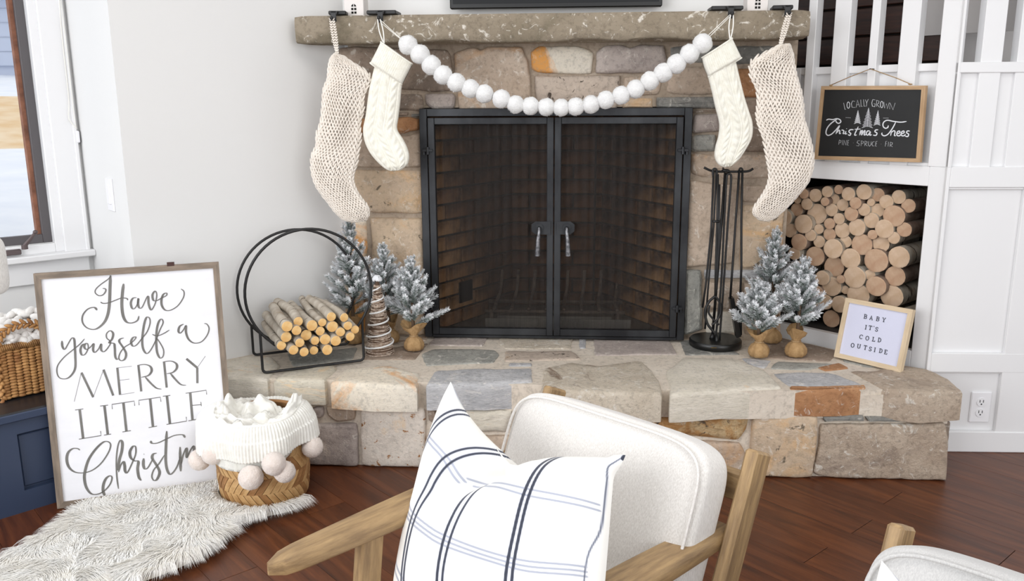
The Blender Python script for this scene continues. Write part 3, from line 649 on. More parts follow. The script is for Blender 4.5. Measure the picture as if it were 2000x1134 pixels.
# hearth face
yb = -.622
def fb(px): return [(lambda q: (q.x, max(q.z, .002)))(ony(x, y, yb)) for x, y in px]
base = [('tan', [(455,792),(520,788),(604,796),(604,824),(455,822)]), ('purple', [(455,828),(594,830),(594,903),(458,890)]),
 ('purple', [(607,797),(630,795),(630,817),(610,822)]), ('tan', [(635,796),(694,797),(691,822),(655,826),(637,812)]), ('purple', [(600,829),(696,830),(699,911),(600,907)]),
 ('pitted', [(702,799),(829,799),(827,900),(819,917),(705,912)]), ('brown', [(833,790),(848,796),(858,832),(836,826)]), ('cream', [(862,801),(1000,803),(990,846),(872,842)]), ('tan', [(835,851),(1000,853),(1000,917),(832,917)]),
 ('grey', [(1006,806),(1120,806),(1112,840),(1002,842)]), ('tan', [(1006,856),(1150,850),(1252,858),(1262,926),(1006,921)]), ('cream', [(1126,808),(1252,812),(1238,846),(1120,842)]),
 ('rough', [(1263,812),(1300,807),(1464,812),(1459,842),(1444,862),(1380,857),(1266,845)]), ('tan', [(1262,852),(1380,863),(1447,868),(1458,886),(1455,930),(1268,926)]),
 ('yellow', [(1471,814),(1599,812),(1595,872),(1588,933),(1480,932),(1466,882)]), ('slate', [(1606,813),(1689,815),(1690,824),(1612,825)]), ('slate', [(1693,816),(1772,819),(1762,825),(1696,825)]), ('tan', [(1776,817),(1842,815),(1846,823),(1770,826)]),
 ('beige', [(1604,831),(1850,828),(1854,870),(1851,941),(1601,934),(1590,925),(1599,880)])]
for i, (mt, px) in enumerate(base): stone_obj('base_stone', fb(px), (V((0, yb+.03, 0)), V((1, 0, 0)), V((0, 0, 1)), V((0, -1, 0))), .015, .028+.006*math.sin(i*1.9), mt, HE, seed=90+i, amp=.012 if mt == 'rough' else .005, bev=.010)
# right end face of hearth
for i, (y0, y1, z0, z1, mt) in enumerate([(-.60, -.48, .0, .21, 'brown'), (-.475, -.36, .0, .12, 'tan'), (-.475, -.36, .125, .21, 'grey')]):
    stone_obj('base_stone', [(y0, z0+.002), (y1, z0+.002), (y1, z1), (y0, z1)], (V((1.33, 0, 0)), V((0, 1, 0)), V((0, 0, 1)), V((1, 0, 0))), .02, .012, mt, HE, seed=130+i)
# mantel: one rough sawn stone beam
def mantel():
    x0, x1 = -.947, .898; n = 70; ring = 14; vs = []
    prof = [(-.2, 1.472), (-.2, 1.50), (-.2, 1.53), (-.2, 1.552), (-.192, 1.565), (-.13, 1.567), (-.05, 1.567), (.02, 1.567), (.02, 1.52), (.02, 1.478), (-.05, 1.47), (-.11, 1.468), (-.17, 1.466), (-.192, 1.466)]
    P = []
    for i in range(n+1):
        t = i/n; x = x0+(x1-x0)*t; e = min(t, 1-t)*n; sq = 1 if e > 1.2 else (.98 if e > 0 else .92)
        row = []
        for (y, z) in prof:
            yy = y; zz = z
            if y < -.15:
                yy += noise.noise(V((x*7, z*30, 3)))*.009+noise.noise(V((x*24, z*60, 8)))*.004
                if z < 1.49: zz += abs(noise.noise(V((x*4, 7, 1))))*.018*(1 if y < -.16 else .3); yy += .006
            cy, cz = -.09, 1.517
            row.append(V((x+(0 if sq == 1 else noise.noise(V((z*20, y*20, 1)))*.006), cy+(yy-cy)*sq, cz+(zz-cz)*sq)))
        P.append(row)
    mb = MB().grid(P, True); m = len(prof); mb.add(P[0], [tuple(range(m))]); mb.add(P[-1], [tuple(range(m))])
    return mb
MA = obj('mantel_shelf', mantel(), ST['mantel'], smooth=True, sharp=50, loc=(0, -.09, 1.465)); tag(MA, 'long rough grey-brown stone mantel shelf with whitish chips above the fireplace', 'mantel')

# ================================================================== FIREBOX
FX = thing('firebox', (0, .2, ZH), 'brick-lined firebox with sooty back behind the mesh doors', 'firebox')
xi = .50; bl = math.radians(59); D_ = .52
lw0 = V((-xi, .03, 0)); ld = V((math.cos(bl), math.sin(bl), 0)); lwL = (D_-.03)/math.sin(bl)
mb = MB()
mb.box(-.7, .7, D_+.02, D_+.10, ZH-.1, 1.30); mb.box(-.7, .7, .025, D_+.1, 1.27, 1.30)
for sg in (-1, 1):
    c = V((sg*(-lw0.x), 0, 0)); dd = V((-sg*ld.x, ld.y, 0)); nn = V((sg*ld.y, ld.x, 0)); cc = V((sg*xi, .03, 0))+dd*(lwL/2)+nn*.045; cc.z = .78
    mb.obox(cc, dd*(lwL/2+.05), nn*.035, (0, 0, .52))
obj('mortar', mb, M_soot, FX)
obj('firebox_floor', MB().box(-.56, .56, .0, D_+.02, ZH-.02, ZH), pm('ashy_floor', S(112, 100, 86), S(84, 76, 66), rough=.95, scale=7), FX)
ch = .0655; bw = .2
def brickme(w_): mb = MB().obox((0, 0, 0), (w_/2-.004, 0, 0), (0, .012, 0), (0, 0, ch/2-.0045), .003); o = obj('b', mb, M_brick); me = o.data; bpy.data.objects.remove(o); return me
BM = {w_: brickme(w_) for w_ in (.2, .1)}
def course(p0, d, L, rot, n):
    for r in range(14):
        z = ZH+ch*(r+.5); t = -.1 if r % 2 else 0.
        while t < L-.02:
            w_ = bw
            if t < 0: w_ = .1; t = 0.
            elif t+bw > L+.03: w_ = .1
            c = V(p0)+V(d)*(t+w_/2)+V(n)*(.0); c.z = z
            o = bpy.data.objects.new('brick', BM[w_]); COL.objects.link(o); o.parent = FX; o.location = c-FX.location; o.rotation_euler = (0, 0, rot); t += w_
            if w_ == .1 and t > L-.03: break
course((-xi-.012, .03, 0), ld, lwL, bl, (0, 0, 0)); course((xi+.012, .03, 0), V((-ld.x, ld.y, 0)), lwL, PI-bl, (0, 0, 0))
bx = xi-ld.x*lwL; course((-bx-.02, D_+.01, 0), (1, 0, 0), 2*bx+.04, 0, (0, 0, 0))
c = V((-xi, .03, 0))+ld*.30; q = onp(908, 568, (-xi, .03, 0), (ld.y, -ld.x, 0)); obj('ash_vent', MB().obox(q, ld*.045, V((ld.y, -ld.x, 0))*.008, (0, 0, .045)), M_hole, FX)
GR = thing('fire_grate', (0, .26, ZH), 'dark iron log grate with curved prongs inside the firebox', 'grate')
for k in range(8):
    x = -.26+.075*k; p = smooth_path([(x, .16, ZH+.07), (x, .22, ZH+.066), (x, .33, ZH+.072), (x+.01, .40, ZH+.11), (x+.015, .43, ZH+.19)], 5)
    obj('prong', MB().tube(p, .0075, 7), pm('ashy_iron', S(112, 96, 82), S(78, 68, 60), rough=.85, scale=30), GR, smooth=True)
mg = _mc['ashy_iron']
for y in (.17, .36): obj('cross_bar', MB().tube([(-.3, y, ZH+.058), (.3, y, ZH+.058)], .008, 7), mg, GR, smooth=True)
for x in (-.27, .27):
    for y in (.17, .36): obj('leg', MB().tube([(x, y, ZH), (x, y, ZH+.056)], .008, 7), mg, GR, smooth=True)
BP = thing('burner_pan', (0, .11, ZH), 'flat grey metal ash pan on the firebox floor in front of the grate', 'pan')
mgp = pm('grey_ash_pan', S(120, 114, 104), S(96, 92, 86), rough=.8, scale=12)
obj('tray', MB().box(-.29, .32, .075, .085, ZH, ZH+.05, .002).box(-.29, .32, .085, .14, ZH, ZH+.03, .002), mgp, BP)
obj('pipe', MB().tube([(-.24, .11, ZH+.045), (.24, .11, ZH+.045)], .01, 8), mgp, BP, smooth=True)

# doors and frame
FD = thing('fireplace_doors', (0, -.03, ZH), 'dark metal framed double mesh fireplace doors with drop handles', 'fireplace doors')
x0, x1, z0, z1 = -.521, .521, ZH+.004, 1.232; fw = .030
mb = MB(); mb.box(x0, x0+fw, -.062, -.0, z0, z1, .002); mb.box(x1-fw, x1, -.062, -.0, z0, z1, .002); mb.box(x0+fw, x1-fw, -.062, -.0, z1-fw, z1, .002); mb.box(x0+fw, x1-fw, -.062, 0, z0, z0+.012, .002)
obj('outer_frame', mb, M_steel, FD)
xi0, xi1, zi0, zi1 = x0+fw+.004, x1-fw-.004, z0+.016, z1-fw-.004; df = .026
for sg, (a, b) in ((-1, (xi0, -.0015)), (1, (.0015, xi1))):
    mb = MB(); sl, sr = (df, df) if True else 0
    mb.box(a, a+df, -.075, -.045, zi0, zi1, .002); mb.box(b-df, b, -.075, -.045, zi0, zi1, .002); mb.box(a+df, b-df, -.075, -.045, zi1-df, zi1, .002); mb.box(a+df, b-df, -.075, -.045, zi0, zi0+df, .002)
    d = obj('door', mb, M_steel, FD)
    mb = MB(); nseg = 60; P = []
    for r in range(2):
        P.append([V((a+df+(b-a-2*df)*k/nseg, -.05+.0035*math.sin(k*1.25)+.002*math.sin(k*2.9), zi0+df if r == 0 else zi1-df)) for k in range(nseg+1)])
    obj('mesh_screen', mb.grid(P), M_screen, d, smooth=True)
    xc = sg*.062; zc = ony(1055 if sg < 0 else 1109, 445, -.09).z; xc = ony(1053 if sg < 0 else 1107, 445, -.09).x
    mb = MB(); oct_ = [(.034, .013), (.022, .028), (-.022, .028), (-.034, .013), (-.034, -.013), (-.022, -.028), (.022, -.028), (.034, -.013)]
    xe = sg*.012
    pl = [(-sg*0+xe, .024), (xc+sg*.014, .024), (xc+sg*.030, .012), (xc+sg*.030, -.014), (xc+sg*.014, -.027), (xe, -.027)]
    vs = [(x, -.076, zc+z) for x, z in pl]+[(x, -.081, zc+z) for x, z in pl]; n = 6
    mb.add(vs, [tuple(range(n)), tuple(range(n, 2*n))]+[(i, (i+1) % n, n+(i+1) % n, n+i) for i in range(n)])
    mb.tube([(xc, -.081, zc), (xc, -.086, zc)], .017, 8); mb.tube([(xc, -.086, zc-.002), (xc, -.097, zc-.004)], .008, 10)
    h = obj('latch_plate', mb, M_steel, d)
    dx = .004*sg; mb = MB().tube([(xc, -.098, zc+.002), (xc, -.104, zc-.012), (xc+dx, -.102, zc-.05), (xc+dx*1.6, -.098, zc-.108)], [.005, .006, .0085, .0105], 8)
    hh = obj('handle', mb, pm('hammered_pewter', S(168, 168, 172), S(90, 90, 94), rough=.35, metal=.8, scale=70, bump=.5, bscale=160), FD, smooth=True, sharp=50); tag(hh, 'silver hammered drop handle')
for sg in (-1, 1):
    for zc in (ony(840, 294, -.07).z, ony(840, 596, -.07).z):
        x = sg*(xi1+.001); mb = MB().tube([(x, -.08, zc-.014), (x, -.08, zc+.014)], .006, 8); mb.box(x-.02, x+.02, -.082, -.076, zc-.004, zc+.006, .001); mb.tube([(x+sg*.016, -.074, zc-.016), (x+sg*.016, -.074, zc)], .005, 8)
        obj('hinge', mb, M_steel, FD)

# ================================================================== MANTEL OBJECTS
TV = thing('television', (0, -.02, 1.59), 'black flat television above the middle of the stone mantel, lower edge in view', 'television')
q0, q1 = ony(879, 18, -.05), ony(1293, 18, -.05)
obj('bezel', MB().box(q0.x, q1.x, -.055, -.02, q0.z, q0.z+.47, .004), M_black, TV)
obj('screen', MB().box(q0.x+.012, q1.x-.012, -.058, -.054, q0.z+.018, q0.z+.455), pm('tv_glass', S(8, 8, 9), rough=.12), TV)
def house(cx, cz, label):
    T = thing('ceramic_house', (cx, -.11, 1.567), label, 'ornament', 'small white ceramic houses on the mantel')
    x0, x1, y0, y1, z0 = cx-.037, cx+.037, -.15, -.075, 1.567; zt = z0+.085
    mb = MB().box(x0, x1, y0, y1, z0, zt, .002); mb.add([(x0, y0, zt), (x1, y0, zt), (cx, y0, zt+.04), (x0, y1, zt), (x1, y1, zt), (cx, y1, zt+.04)], [(0, 1, 2), (3, 5, 4), (0, 3, 4, 1), (0, 2, 5, 3), (1, 4, 5, 2)])
    obj('walls', mb, M_cer, T)
    mb = MB()
    for s in (-1, 1): mb.beam((cx, (y0+y1)/2, zt+.043), (cx+s*.043, (y0+y1)/2, zt-.002), .084, .005, up=(s*.6, 0, 1)); 
    obj('roof', mb, M_cer, T)
    for r in range(3):
        for s in (-1, 1):
            zc = z0+.012+r*.0125
            if r == 2: mb = MB().add([(cx+s*.0015, y0-.0006, zc-.004), (cx+s*.0095, y0-.0006, zc-.004), (cx+s*.008, y0-.0006, zc+.001), (cx+s*.0015, y0-.0006, zc+.006)], [(0, 1, 2, 3)])
            else: mb = MB().box(cx+s*.0055-.004, cx+s*.0055+.004, y0-.0008, y0, zc-.004, zc+.004)
            obj('window_opening', mb, M_hole, T)
house(-.736, 0, 'small white ceramic house with a lattice window, between the two left stocking holders')
house(.722, 0, 'small white ceramic house with a lattice window, between the two right stocking holders')
def holder(x0, x1, xs, label, rot=0, rounded=True):
    cx = (x0+x1)/2; y = -.155
    T = thing('stocking_holder', (cx, y, 1.567), label, 'stocking holder'); L = (x1-x0)/2
    d = V((math.cos(rot), math.sin(rot), 0)); e = V((-math.sin(rot), math.cos(rot), 0))
    obj('weighted_base', MB().obox((cx, y, 1.574), d*L, e*.05, (0, 0, .007), .003), M_iron, T)
    mb = MB(); w = .009
    mb.beam((xs, y-.045, 1.572), (xs, y-.062, 1.572), .026, .01, ch=.001)
    n = 4; vs = []; fs = []
    mb.obox((xs, -.216, 1.560), (.010, 0, 0), (0, .002, 0), (0, 0, .018), .001)
    mb.beam((xs, -.20, 1.575), (xs, -.218, 1.575), .03, .006, ch=.001)
    obj('drop_arm', mb, M_iron, T)
    p = smooth_path([(xs, -.217, 1.548), (xs, -.222, 1.540), (xs, -.236, 1.540), (xs, -.243, 1.552)], 5)
    obj('hook', MB().tube(p, .004, 8), M_iron, T, smooth=True)
    obj('hook_ball', MB().ell((xs, -.243, 1.552), (.007, 0, 0), (0, .007, 0), (0, 0, .007)), M_iron, T, smooth=True)
    return T
holder(-.822, -.758, -.795, 'black iron stocking holder at the left end of the mantel, holding a chunky stocking', .12)
holder(-.677, -.569, -.624, 'black iron stocking holder right of the left ceramic house, holding the left fine-knit stocking')
holder(.552, .663, .618, 'black iron stocking holder left of the right ceramic house, holding the right fine-knit stocking')
holder(.769, .839, .812, 'black iron stocking holder at the right end of the mantel, holding a chunky stocking', -.12)

# pom-pom garland
GY = -.262
balls = [(797,88,18.5),(820,106,18.5),(842,127,18.5),(865,146,18),(891,161,18),(919,173,17.5),(946,183,17.5),(979,193,17.5),(1007,204,17),(1036,207,17),(1067,209,17),(1096,210,16.5),(1124.5,208,17),(1154,204,17),(1183,195,17),(1213,186,17.5),(1241.5,174,17.5),(1269,158,18),(1295,142,18),(1321,125,18.5),(1347,105,18.5),(1372,85,18.5)]
gp = [ony(x, y, GY) for x, y, r in balls]
GA = thing('pom_pom_garland', gp[11], 'garland of white wool pom-poms strung across the fireplace from two stocking holders', 'garland')
def pom(c, r, seed, mtl, parent, name='pom_pom', sub=4, amp=.10):
    bm = bmesh.new(); bmesh.ops.create_icosphere(bm, subdivisions=sub, radius=1)
    for v in bm.verts:
        p = v.co.copy(); k = 1+amp*.6*noise.noise(p*2.2+V((seed, 0, 0)))+amp*noise.noise(p*9+V((0, seed, 0)))*.7+amp*.5*noise.noise(p*22+V((0, seed, 4))); v.co = p*r*k
    mb = MB().add([v.co+c for v in bm.verts], [tuple(q.index for q in f.verts) for f in bm.faces]); bm.free()
    # short wool fibres
    rs = random.Random(seed)
    for i in range(260):
        d = V((rs.gauss(0, 1), rs.gauss(0, 1), rs.gauss(0, 1))).normalized(); s = d.cross(V((rs.random(), rs.random(), rs.random()))).normalized()*.0011
        b = c+d*r*.9; t = c+d*r*(1.03+.10*rs.random())+s*rs.uniform(-3, 3); mb.add([b-s, b+s, t], [(0, 1, 2)])
    return obj(name, mb, mtl, parent, smooth=True, fixn=False)
for i, (x, y, r) in enumerate(balls):
    pom(gp[i], r*(ony(x, y, GY)-CAM).dot(FW)/F_*1.03, i*3+1, M_pom, GA, sub=3)
hk = [V((-.624, -.236, 1.548)), V((.618, -.236, 1.548))]
mb = MB(); mb.tube(smooth_path([hk[0]]+gp+[hk[1]], 3), .0012, 5); mb.tube([hk[0]+V((.004, 0, -.012)), gp[0]], .0012, 5); mb.tube([hk[1]+V((-.006, 0, -.0)), gp[-1]+V((0, 0, .01))], .0012, 5)
obj('string', mb, M_cordw, GA)

# ---- stockings
def rowsurf(rows, scale, org, y, thick, nt, ns, prof=.5):
    """smooth surface from traced left/right edges hanging in the plane y; returns P(s,t), N(s,t)"""
    Lp = smooth_path([(r[0][0], r[0][1]) for r in rows], 8); Rp = smooth_path([(r[1][0], r[1][1]) for r in rows], 8); n = len(Lp)
    def edge(t):
        f = t*(n-1); i = min(int(f), n-2); k = f-i; return Lp[i].lerp(Lp[i+1], k), Rp[i].lerp(Rp[i+1], k)
    def P(s, t, out=0):
        a, b = edge(min(max(t, 0), 1)); q = a.lerp(b, s); w = max(0, 1-(2*s-1)**2)**prof
        e = min(1, 6*(1-t)+.25)**.5
        return ony(org[0]+q.x/scale, org[1]+q.y/scale, y)+V((0, -1, 0))*(thick*w*e+out)
    return P
def stocking_back(mb, P, ns, nt, y):
    G = []
    for i in range(nt+1):
        row = [P(j/ns, i/nt) for j in range(ns+1)]
        G.append([V((p.x, 2*y-p.y+0, p.z)) if True else p for p in row])
    mb.grid(G)
def chunky(rows, scale, org, y, label, top, hookp, flip, seed):
    T = thing('chunky_knit_stocking', top, label, 'stocking')
    P = rowsurf(rows, scale, org, y, .034, 0, 0)
    NC, NR = 13, 33; mb = MB()
    def warp(s, t):
        c = .5+.10*math.sin(t*9.5+seed); k = math.exp(-((s-c)/.22)**2)
        h = .011*k*abs(math.cos(t*9.5+seed))
        s2 = s+.050*k*math.sin(t*19+seed)
        return min(max(s2, .0), 1.0), h
    for r in range(NR):
        for c in range(NC):
            t = (r+.5)/NR; s = (c+.5)/NC; s2, h = warp(s, t); p = P(s2, t, h)
            ps, _ = warp(min(s+.02, 1), t); du = (P(ps, t)-P(s2, t)); 
            if du.length < 1e-5: continue
            sb, hb = warp(s, min(t+.02, 1)); sa, ha = warp(s, max(t-.02, 0)); dv = (P(sb, min(t+.02, 1), hb)-P(sa, max(t-.02, 0), ha))
            W = (P(warp(min((c+1)/NC, 1), t)[0], t)-P(warp(c/NC, t)[0], t)).length; H = (P(s2, min(t+.5/NR, 1))-P(s2, max(t-.5/NR, 0))).length
            W = min(max(W, .004), .021)
            du.normalize(); dv.normalize(); nn = du.cross(dv).normalized()
            if nn.y > 0: nn = -nn
            for sg in (-1, 1):
                ax = (dv*.90+du*(-.40*sg)).normalized(); q = p+du*(sg*W*.24)+V((random.uniform(-1, 1), 0, random.uniform(-1, 1)))*.0008
                mb.ell(q, ax*H*.98, ax.cross(nn)*W*.235, nn*.0052, 7, 5)
    G = [[P(j/16, i/60, -.004) for j in range(17)] for i in range(61)]; mb.grid(G); stocking_back(mb, P, 16, 60, y)
    obj('knit_body', mb, M_knit, T, smooth=True, fixn=False)
    mb = MB(); a = P(.5, 0); a = V((hookp.x, y, 0)); tp = ony(org[0]+rows[0][0][0]/scale+4, org[1]+(rows[0][0][1]+10)/scale, y-.005)
    for sg in (-1, 1):
        N_ = 15
        for k in range(N_):
            u = k/(N_-1); sp = .006*math.sin(PI*(1-u*.75)); p = tp.lerp(hookp, u)+V((sg*sp, -.004, 0))
            d = (hookp-tp).normalized()
            for s2 in (-1, 1): mb.ell(p+V((s2*.0022, 0, 0)), (d*.9+V((s2*.45, 0, 0)))*.0062, V((.0032, 0, 0)), V((0, .0032, 0)), 6, 4)
    obj('hanging_loop', mb, M_knit, T, smooth=True, fixn=False)
chunky([((215,128),(262,145)), ((190,160),(330,190)), ((178,215),(403,245)), ((172,270),(395,310)), ((150,330),(372,370)), ((145,410),(370,440)), ((136,500),(352,520)), ((113,575),(356,590)), ((108,640),(345,670)), ((84,700),(335,740)), ((86,780),(318,795)), ((105,850),(318,840)), ((140,905),(335,885)), ((180,955),(365,930)), ((218,1005),(398,975)), ((262,1042),(402,1015)), ((305,1054),(385,1045))],
       2.835, (580, 60), -.262, 'chunky cream cable-knit stocking hanging at the left end of the mantel', ony(653, 105, -.262), V((-.795, -.236, 1.548)), 1, 0)
chunky([((505,85),(568,80)), ((440,122),(588,130)), ((360,172),(598,200)), ((355,250),(615,270)), ((385,320),(636,340)), ((392,400),(648,420)), ((386,470),(652,490)), ((400,530),(672,550)), ((425,600),(690,620)), ((440,680),(703,705)), ((452,750),(695,775)), ((456,820),(665,850)), ((436,880),(620,905)), ((405,930),(572,960)), ((372,980),(530,1000)), ((372,1012),(490,1033)), ((405,1042),(450,1048))],
       2.836, (1340, 60), -.262, 'chunky cream cable-knit stocking hanging at the right end of the mantel', ony(1533, 90, -.262), V((.812, -.236, 1.548)), -1, 2.2)
def fine(body, cuff, scale, org, y, label, hookp, looppx, seed):
    T = thing('fine_knit_stocking', ony(org[0]+cuff[0][0][0]/scale, org[1]+cuff[0][0][1]/scale, y), label, 'stocking')
    P = rowsurf(body, scale, org, y, .026, 0, 0, .45); ns, nt = 120, 240; G = []
    for i in range(nt+1):
        t = i/nt; row = []
        for j in range(ns+1):
            s = j/ns; h = 0
            for cc in (.24, .52, .80):
                d = (s-cc)/.085
                if abs(d) < 1:
                    env = (1-d*d); h += .0022*env+.0021*env*math.cos(t*78+d*2.6*(1 if cc != .52 else -1))
                for e in (-1, 1): h -= .0016*math.exp(-((d-e*1.25)/.22)**2)
            h += .0006*math.cos(s*200)
            row.append(P(s, t, h))
        G.append(row)
    mb = MB().grid(G); stocking_back(mb, P, 16, 60, y); obj('knit_body', mb, M_fine, T, smooth=True, fixn=False)
    C = rowsurf(cuff, scale, org, y, .033, 0, 0, .4); G = [[C(j/90, .001+i/20*.998, .004+.0008*math.cos(j/90*2*PI*36)) for j in range(91)] for i in range(21)]
    mb = MB().grid(G); G2 = [[V((p.x, 2*y-p.y, p.z)) for p in r] for r in G[::4]]; mb.grid(G2)
    for k in (0, -1):
        mb.grid([[V((p.x, y*2-p.y, p.z)) for p in G[k]], G[k]])
    mb.tube(G[-1], .003, 5); mb.tube(G[0], .003, 5)
    obj('cuff', mb, M_fine, T, smooth=True, fixn=False, sharp=70)
    lp = ony(org[0]+looppx[0]/scale, org[1]+looppx[1]/scale, y-.01); mb = MB()
    mb.tube(smooth_path([lp, (lp+hookp)/2+V((-.007, 0, 0)), hookp+V((-.004, 0, 0)), hookp+V((.004, 0, 0)), (lp+hookp)/2+V((.007, 0, 0)), lp+V((.002, 0, 0))], 5), .0022, 6)
    obj('hanging_loop', mb, M_cordw, T, smooth=True)
fine([((432,190),(586,285)), ((404,300),(578,330)), ((392,380),(572,400)), ((380,470),(562,480)), ((366,545),(556,545)), ((374,610),(588,600)), ((402,672),(612,650)), ((442,722),(622,695)), ((488,762),(612,740)), ((520,776),(575,772))],
     [((466,62),(640,184)), ((438,120),(612,240)), ((407,178),(582,298))], 2.835, (580, 60), -.262, 'smooth ivory knit stocking with folded cuff beside the left chunky stocking', V((-.624, -.240, 1.546)), (480, 70), 0)
fine([((115,235),(276,170)), ((140,330),(300,270)), ((160,420),(325,370)), ((182,510),(347,440)), ((178,580),(368,510)), ((162,640),(366,585)), ((157,695),(335,650)), ((176,738),(290,715)), ((210,756),(246,750))],
     [((86,150),(254,42)), ((100,205),(280,96)), ((122,256),(306,150))], 2.836, (1340, 60), -.262, 'smooth ivory knit stocking with folded cuff beside the right chunky stocking', V((.618, -.240, 1.546)), (243, 48), 3)

# ================================================================== LOG RINGS AND LOGS
ra = V((-1.014, -.569, 0)); rdv = V((.882, .471, 0)); rnv = V((-.471, .882, 0)); rr = .005
RK = thing('log_holder', ra+rdv*.18+V((0, 0, ZH)), 'round black metal double-ring firewood holder on the left of the hearth', 'firewood rack')
def ringpt(a, off, R=.222, zc=.604): return ra+rdv*(.18+R*math.cos(a))+rnv*off+V((0, 0, zc-.14*off+R*math.sin(a)))
for off in (0, .24):
    obj('ring', MB().tube([ringpt(2*PI*k/64, off) for k in range(64)], rr, 8, closed=True), M_iron, RK, smooth=True)
    def q(t, z): return ra+rdv*t+rnv*off+V((0, 0, z))
    zb = ZH+rr+.001; c = .014; ztop = .604-.14*off-math.sqrt(max(0, .222**2-.182**2))
    p = [q(0, ztop), q(0, zb+c)]+[q(c-c*math.cos(a), zb+c-c*math.sin(a)) for a in (.5, 1.0, 1.57)]+[q(.364-c, zb)]+[q(.364-c+c*math.sin(a), zb+c-c*math.cos(a)) for a in (.5, 1.0, 1.57)]+[q(.364, ztop)]
    obj('foot_frame', MB().tube(p, rr, 8), M_iron, RK, smooth=True, sharp=60)
for a in (-2.2, -.95):
    obj('cross_bar', MB().tube([ringpt(a, 0, .222+.004), ringpt(a, .24, .222+.004)], rr*.9, 8), M_iron, RK, smooth=True)
def make_log(name, c, ax, L, r, seed, label, group, mcut, mbark, bend=.008, ecc=1.0, seg=14, cat='log'):
    ax = ax.normalized(); rs = random.Random(seed); sd = ax.cross(V((0, 0, 1))).normalized(); up = sd.cross(ax)
    nr = 9; vs = []; gs = []; b1, b2 = rs.uniform(-1, 1)*bend, rs.uniform(-1, 1)*bend; tp = 1-rs.random()*.12
    for i in range(nr):
        u = i/(nr-1); cc = c+ax*(L*u)+sd*(b1*math.sin(u*PI*1.3))+up*(b2*math.sin(u*PI)); rr_ = r*(1+(tp-1)*u)*(1+.05*noise.noise(V((u*5, seed, 0))))
        for k in range(seg):
            a = 2*PI*k/seg; w_ = 1+.05*noise.noise(V((math.cos(a)*1.3, math.sin(a)*1.3, seed*1.7+u)))
            vs.append(cc+sd*(math.cos(a)*rr_*w_*ecc)+up*(math.sin(a)*rr_*w_)); gs.append((L*u+seed*.37, math.cos(a)*r, math.sin(a)*r))
    fs = [(i*seg+k, i*seg+(k+1) % seg, (i+1)*seg+(k+1) % seg, (i+1)*seg+k) for i in range(nr-1) for k in range(seg)]; fs.append(tuple((nr-1)*seg+k for k in range(seg)))
    o = obj(name, MB().add(vs, fs, gs), mbark, None, smooth=True, loc=c, sharp=60); tag(o, label, cat, group)
    e = [v+(c-v)*.10-ax*.0012 for v in vs[:seg]]; mb = MB().add([c-ax*.0016]+e+[v for v in vs[:seg]], [(0, 1+k, 1+(k+1) % seg) for k in range(seg)]+[(1+k, 1+seg+k, 1+seg+(k+1) % seg, 1+(k+1) % seg) for k in range(seg)])
    obj('cut_face', mb, mcut, o)
    return o
ORD = ['first', 'second', 'third', 'fourth', 'fifth', 'sixth', 'seventh', 'eighth', 'ninth', 'tenth', 'eleventh', 'twelfth', 'thirteenth']
def rowlabels(items, rowh, where, kind):
    """items (x, y, r) in picture terms; label by size, row from the top and place from the left"""
    ys = sorted(range(len(items)), key=lambda i: items[i][1]); rows = []; 
    for i in ys:
        if rows and items[i][1]-items[rows[-1][0]][1] < rowh: rows[-1].append(i)
        else: rows.append([i])
    out = {}; rm = sorted(it[2] for it in items); lo, hi = rm[len(rm)//3], rm[2*len(rm)//3]
    for ri, row in enumerate(rows):
        row.sort(key=lambda i: items[i][0]); n = len(row)
        for k, i in enumerate(row):
            sz = 'thin' if items[i][2] <= lo else ('thick' if items[i][2] > hi else 'medium')
            rt = 'top row' if ri == 0 else ('bottom row' if ri == len(rows)-1 else ORD[ri]+' row down')
            pos = 'leftmost' if k == 0 else ('rightmost' if k == n-1 else ORD[k]+' from left')
            out[i] = f'{sz} {kind}, {pos}, {rt} {where}'
    return out
rl = [(405,650,72),(550,585,63),(730,637,73),(865,597,55),(982,523,62),(1150,533,58),(1198,640,58),(1290,690,56),(332,898,60),(395,787,70),(530,702,63),(655,762,73),(837,710,60),(998,652,73),(1102,722,60),(1230,782,58),(572,862,60),(772,835,57),(903,818,70),(1042,837,68),(490,955,64),(628,982,60),(755,962,57),(930,955,68)]
lab = rowlabels(rl, 75, 'in the round rack', 'birch log')
lax = V((-.52, .85, .045)).normalized()
for i, (x, y, r) in enumerate(rl):
    px, py = 500+x/6.673, 540+y/6.673; jit = random.uniform(-.015, .015)
    c = onp(px, py, ra-rnv*(.05+jit), rnv); rad = r/6.673*(c-CAM).dot(FW)/F_
    ax = (lax+V((random.uniform(-.04, .04), 0, random.uniform(-.02, .03)))).normalized()
    if i == 5: ax = V((-.62, .78, .05))
    make_log('birch_log', c, ax, .29+random.uniform(-.02, .02), rad, i+1, lab[i], 'birch logs in the round rack', M_cut2, M_birch, bend=.007)
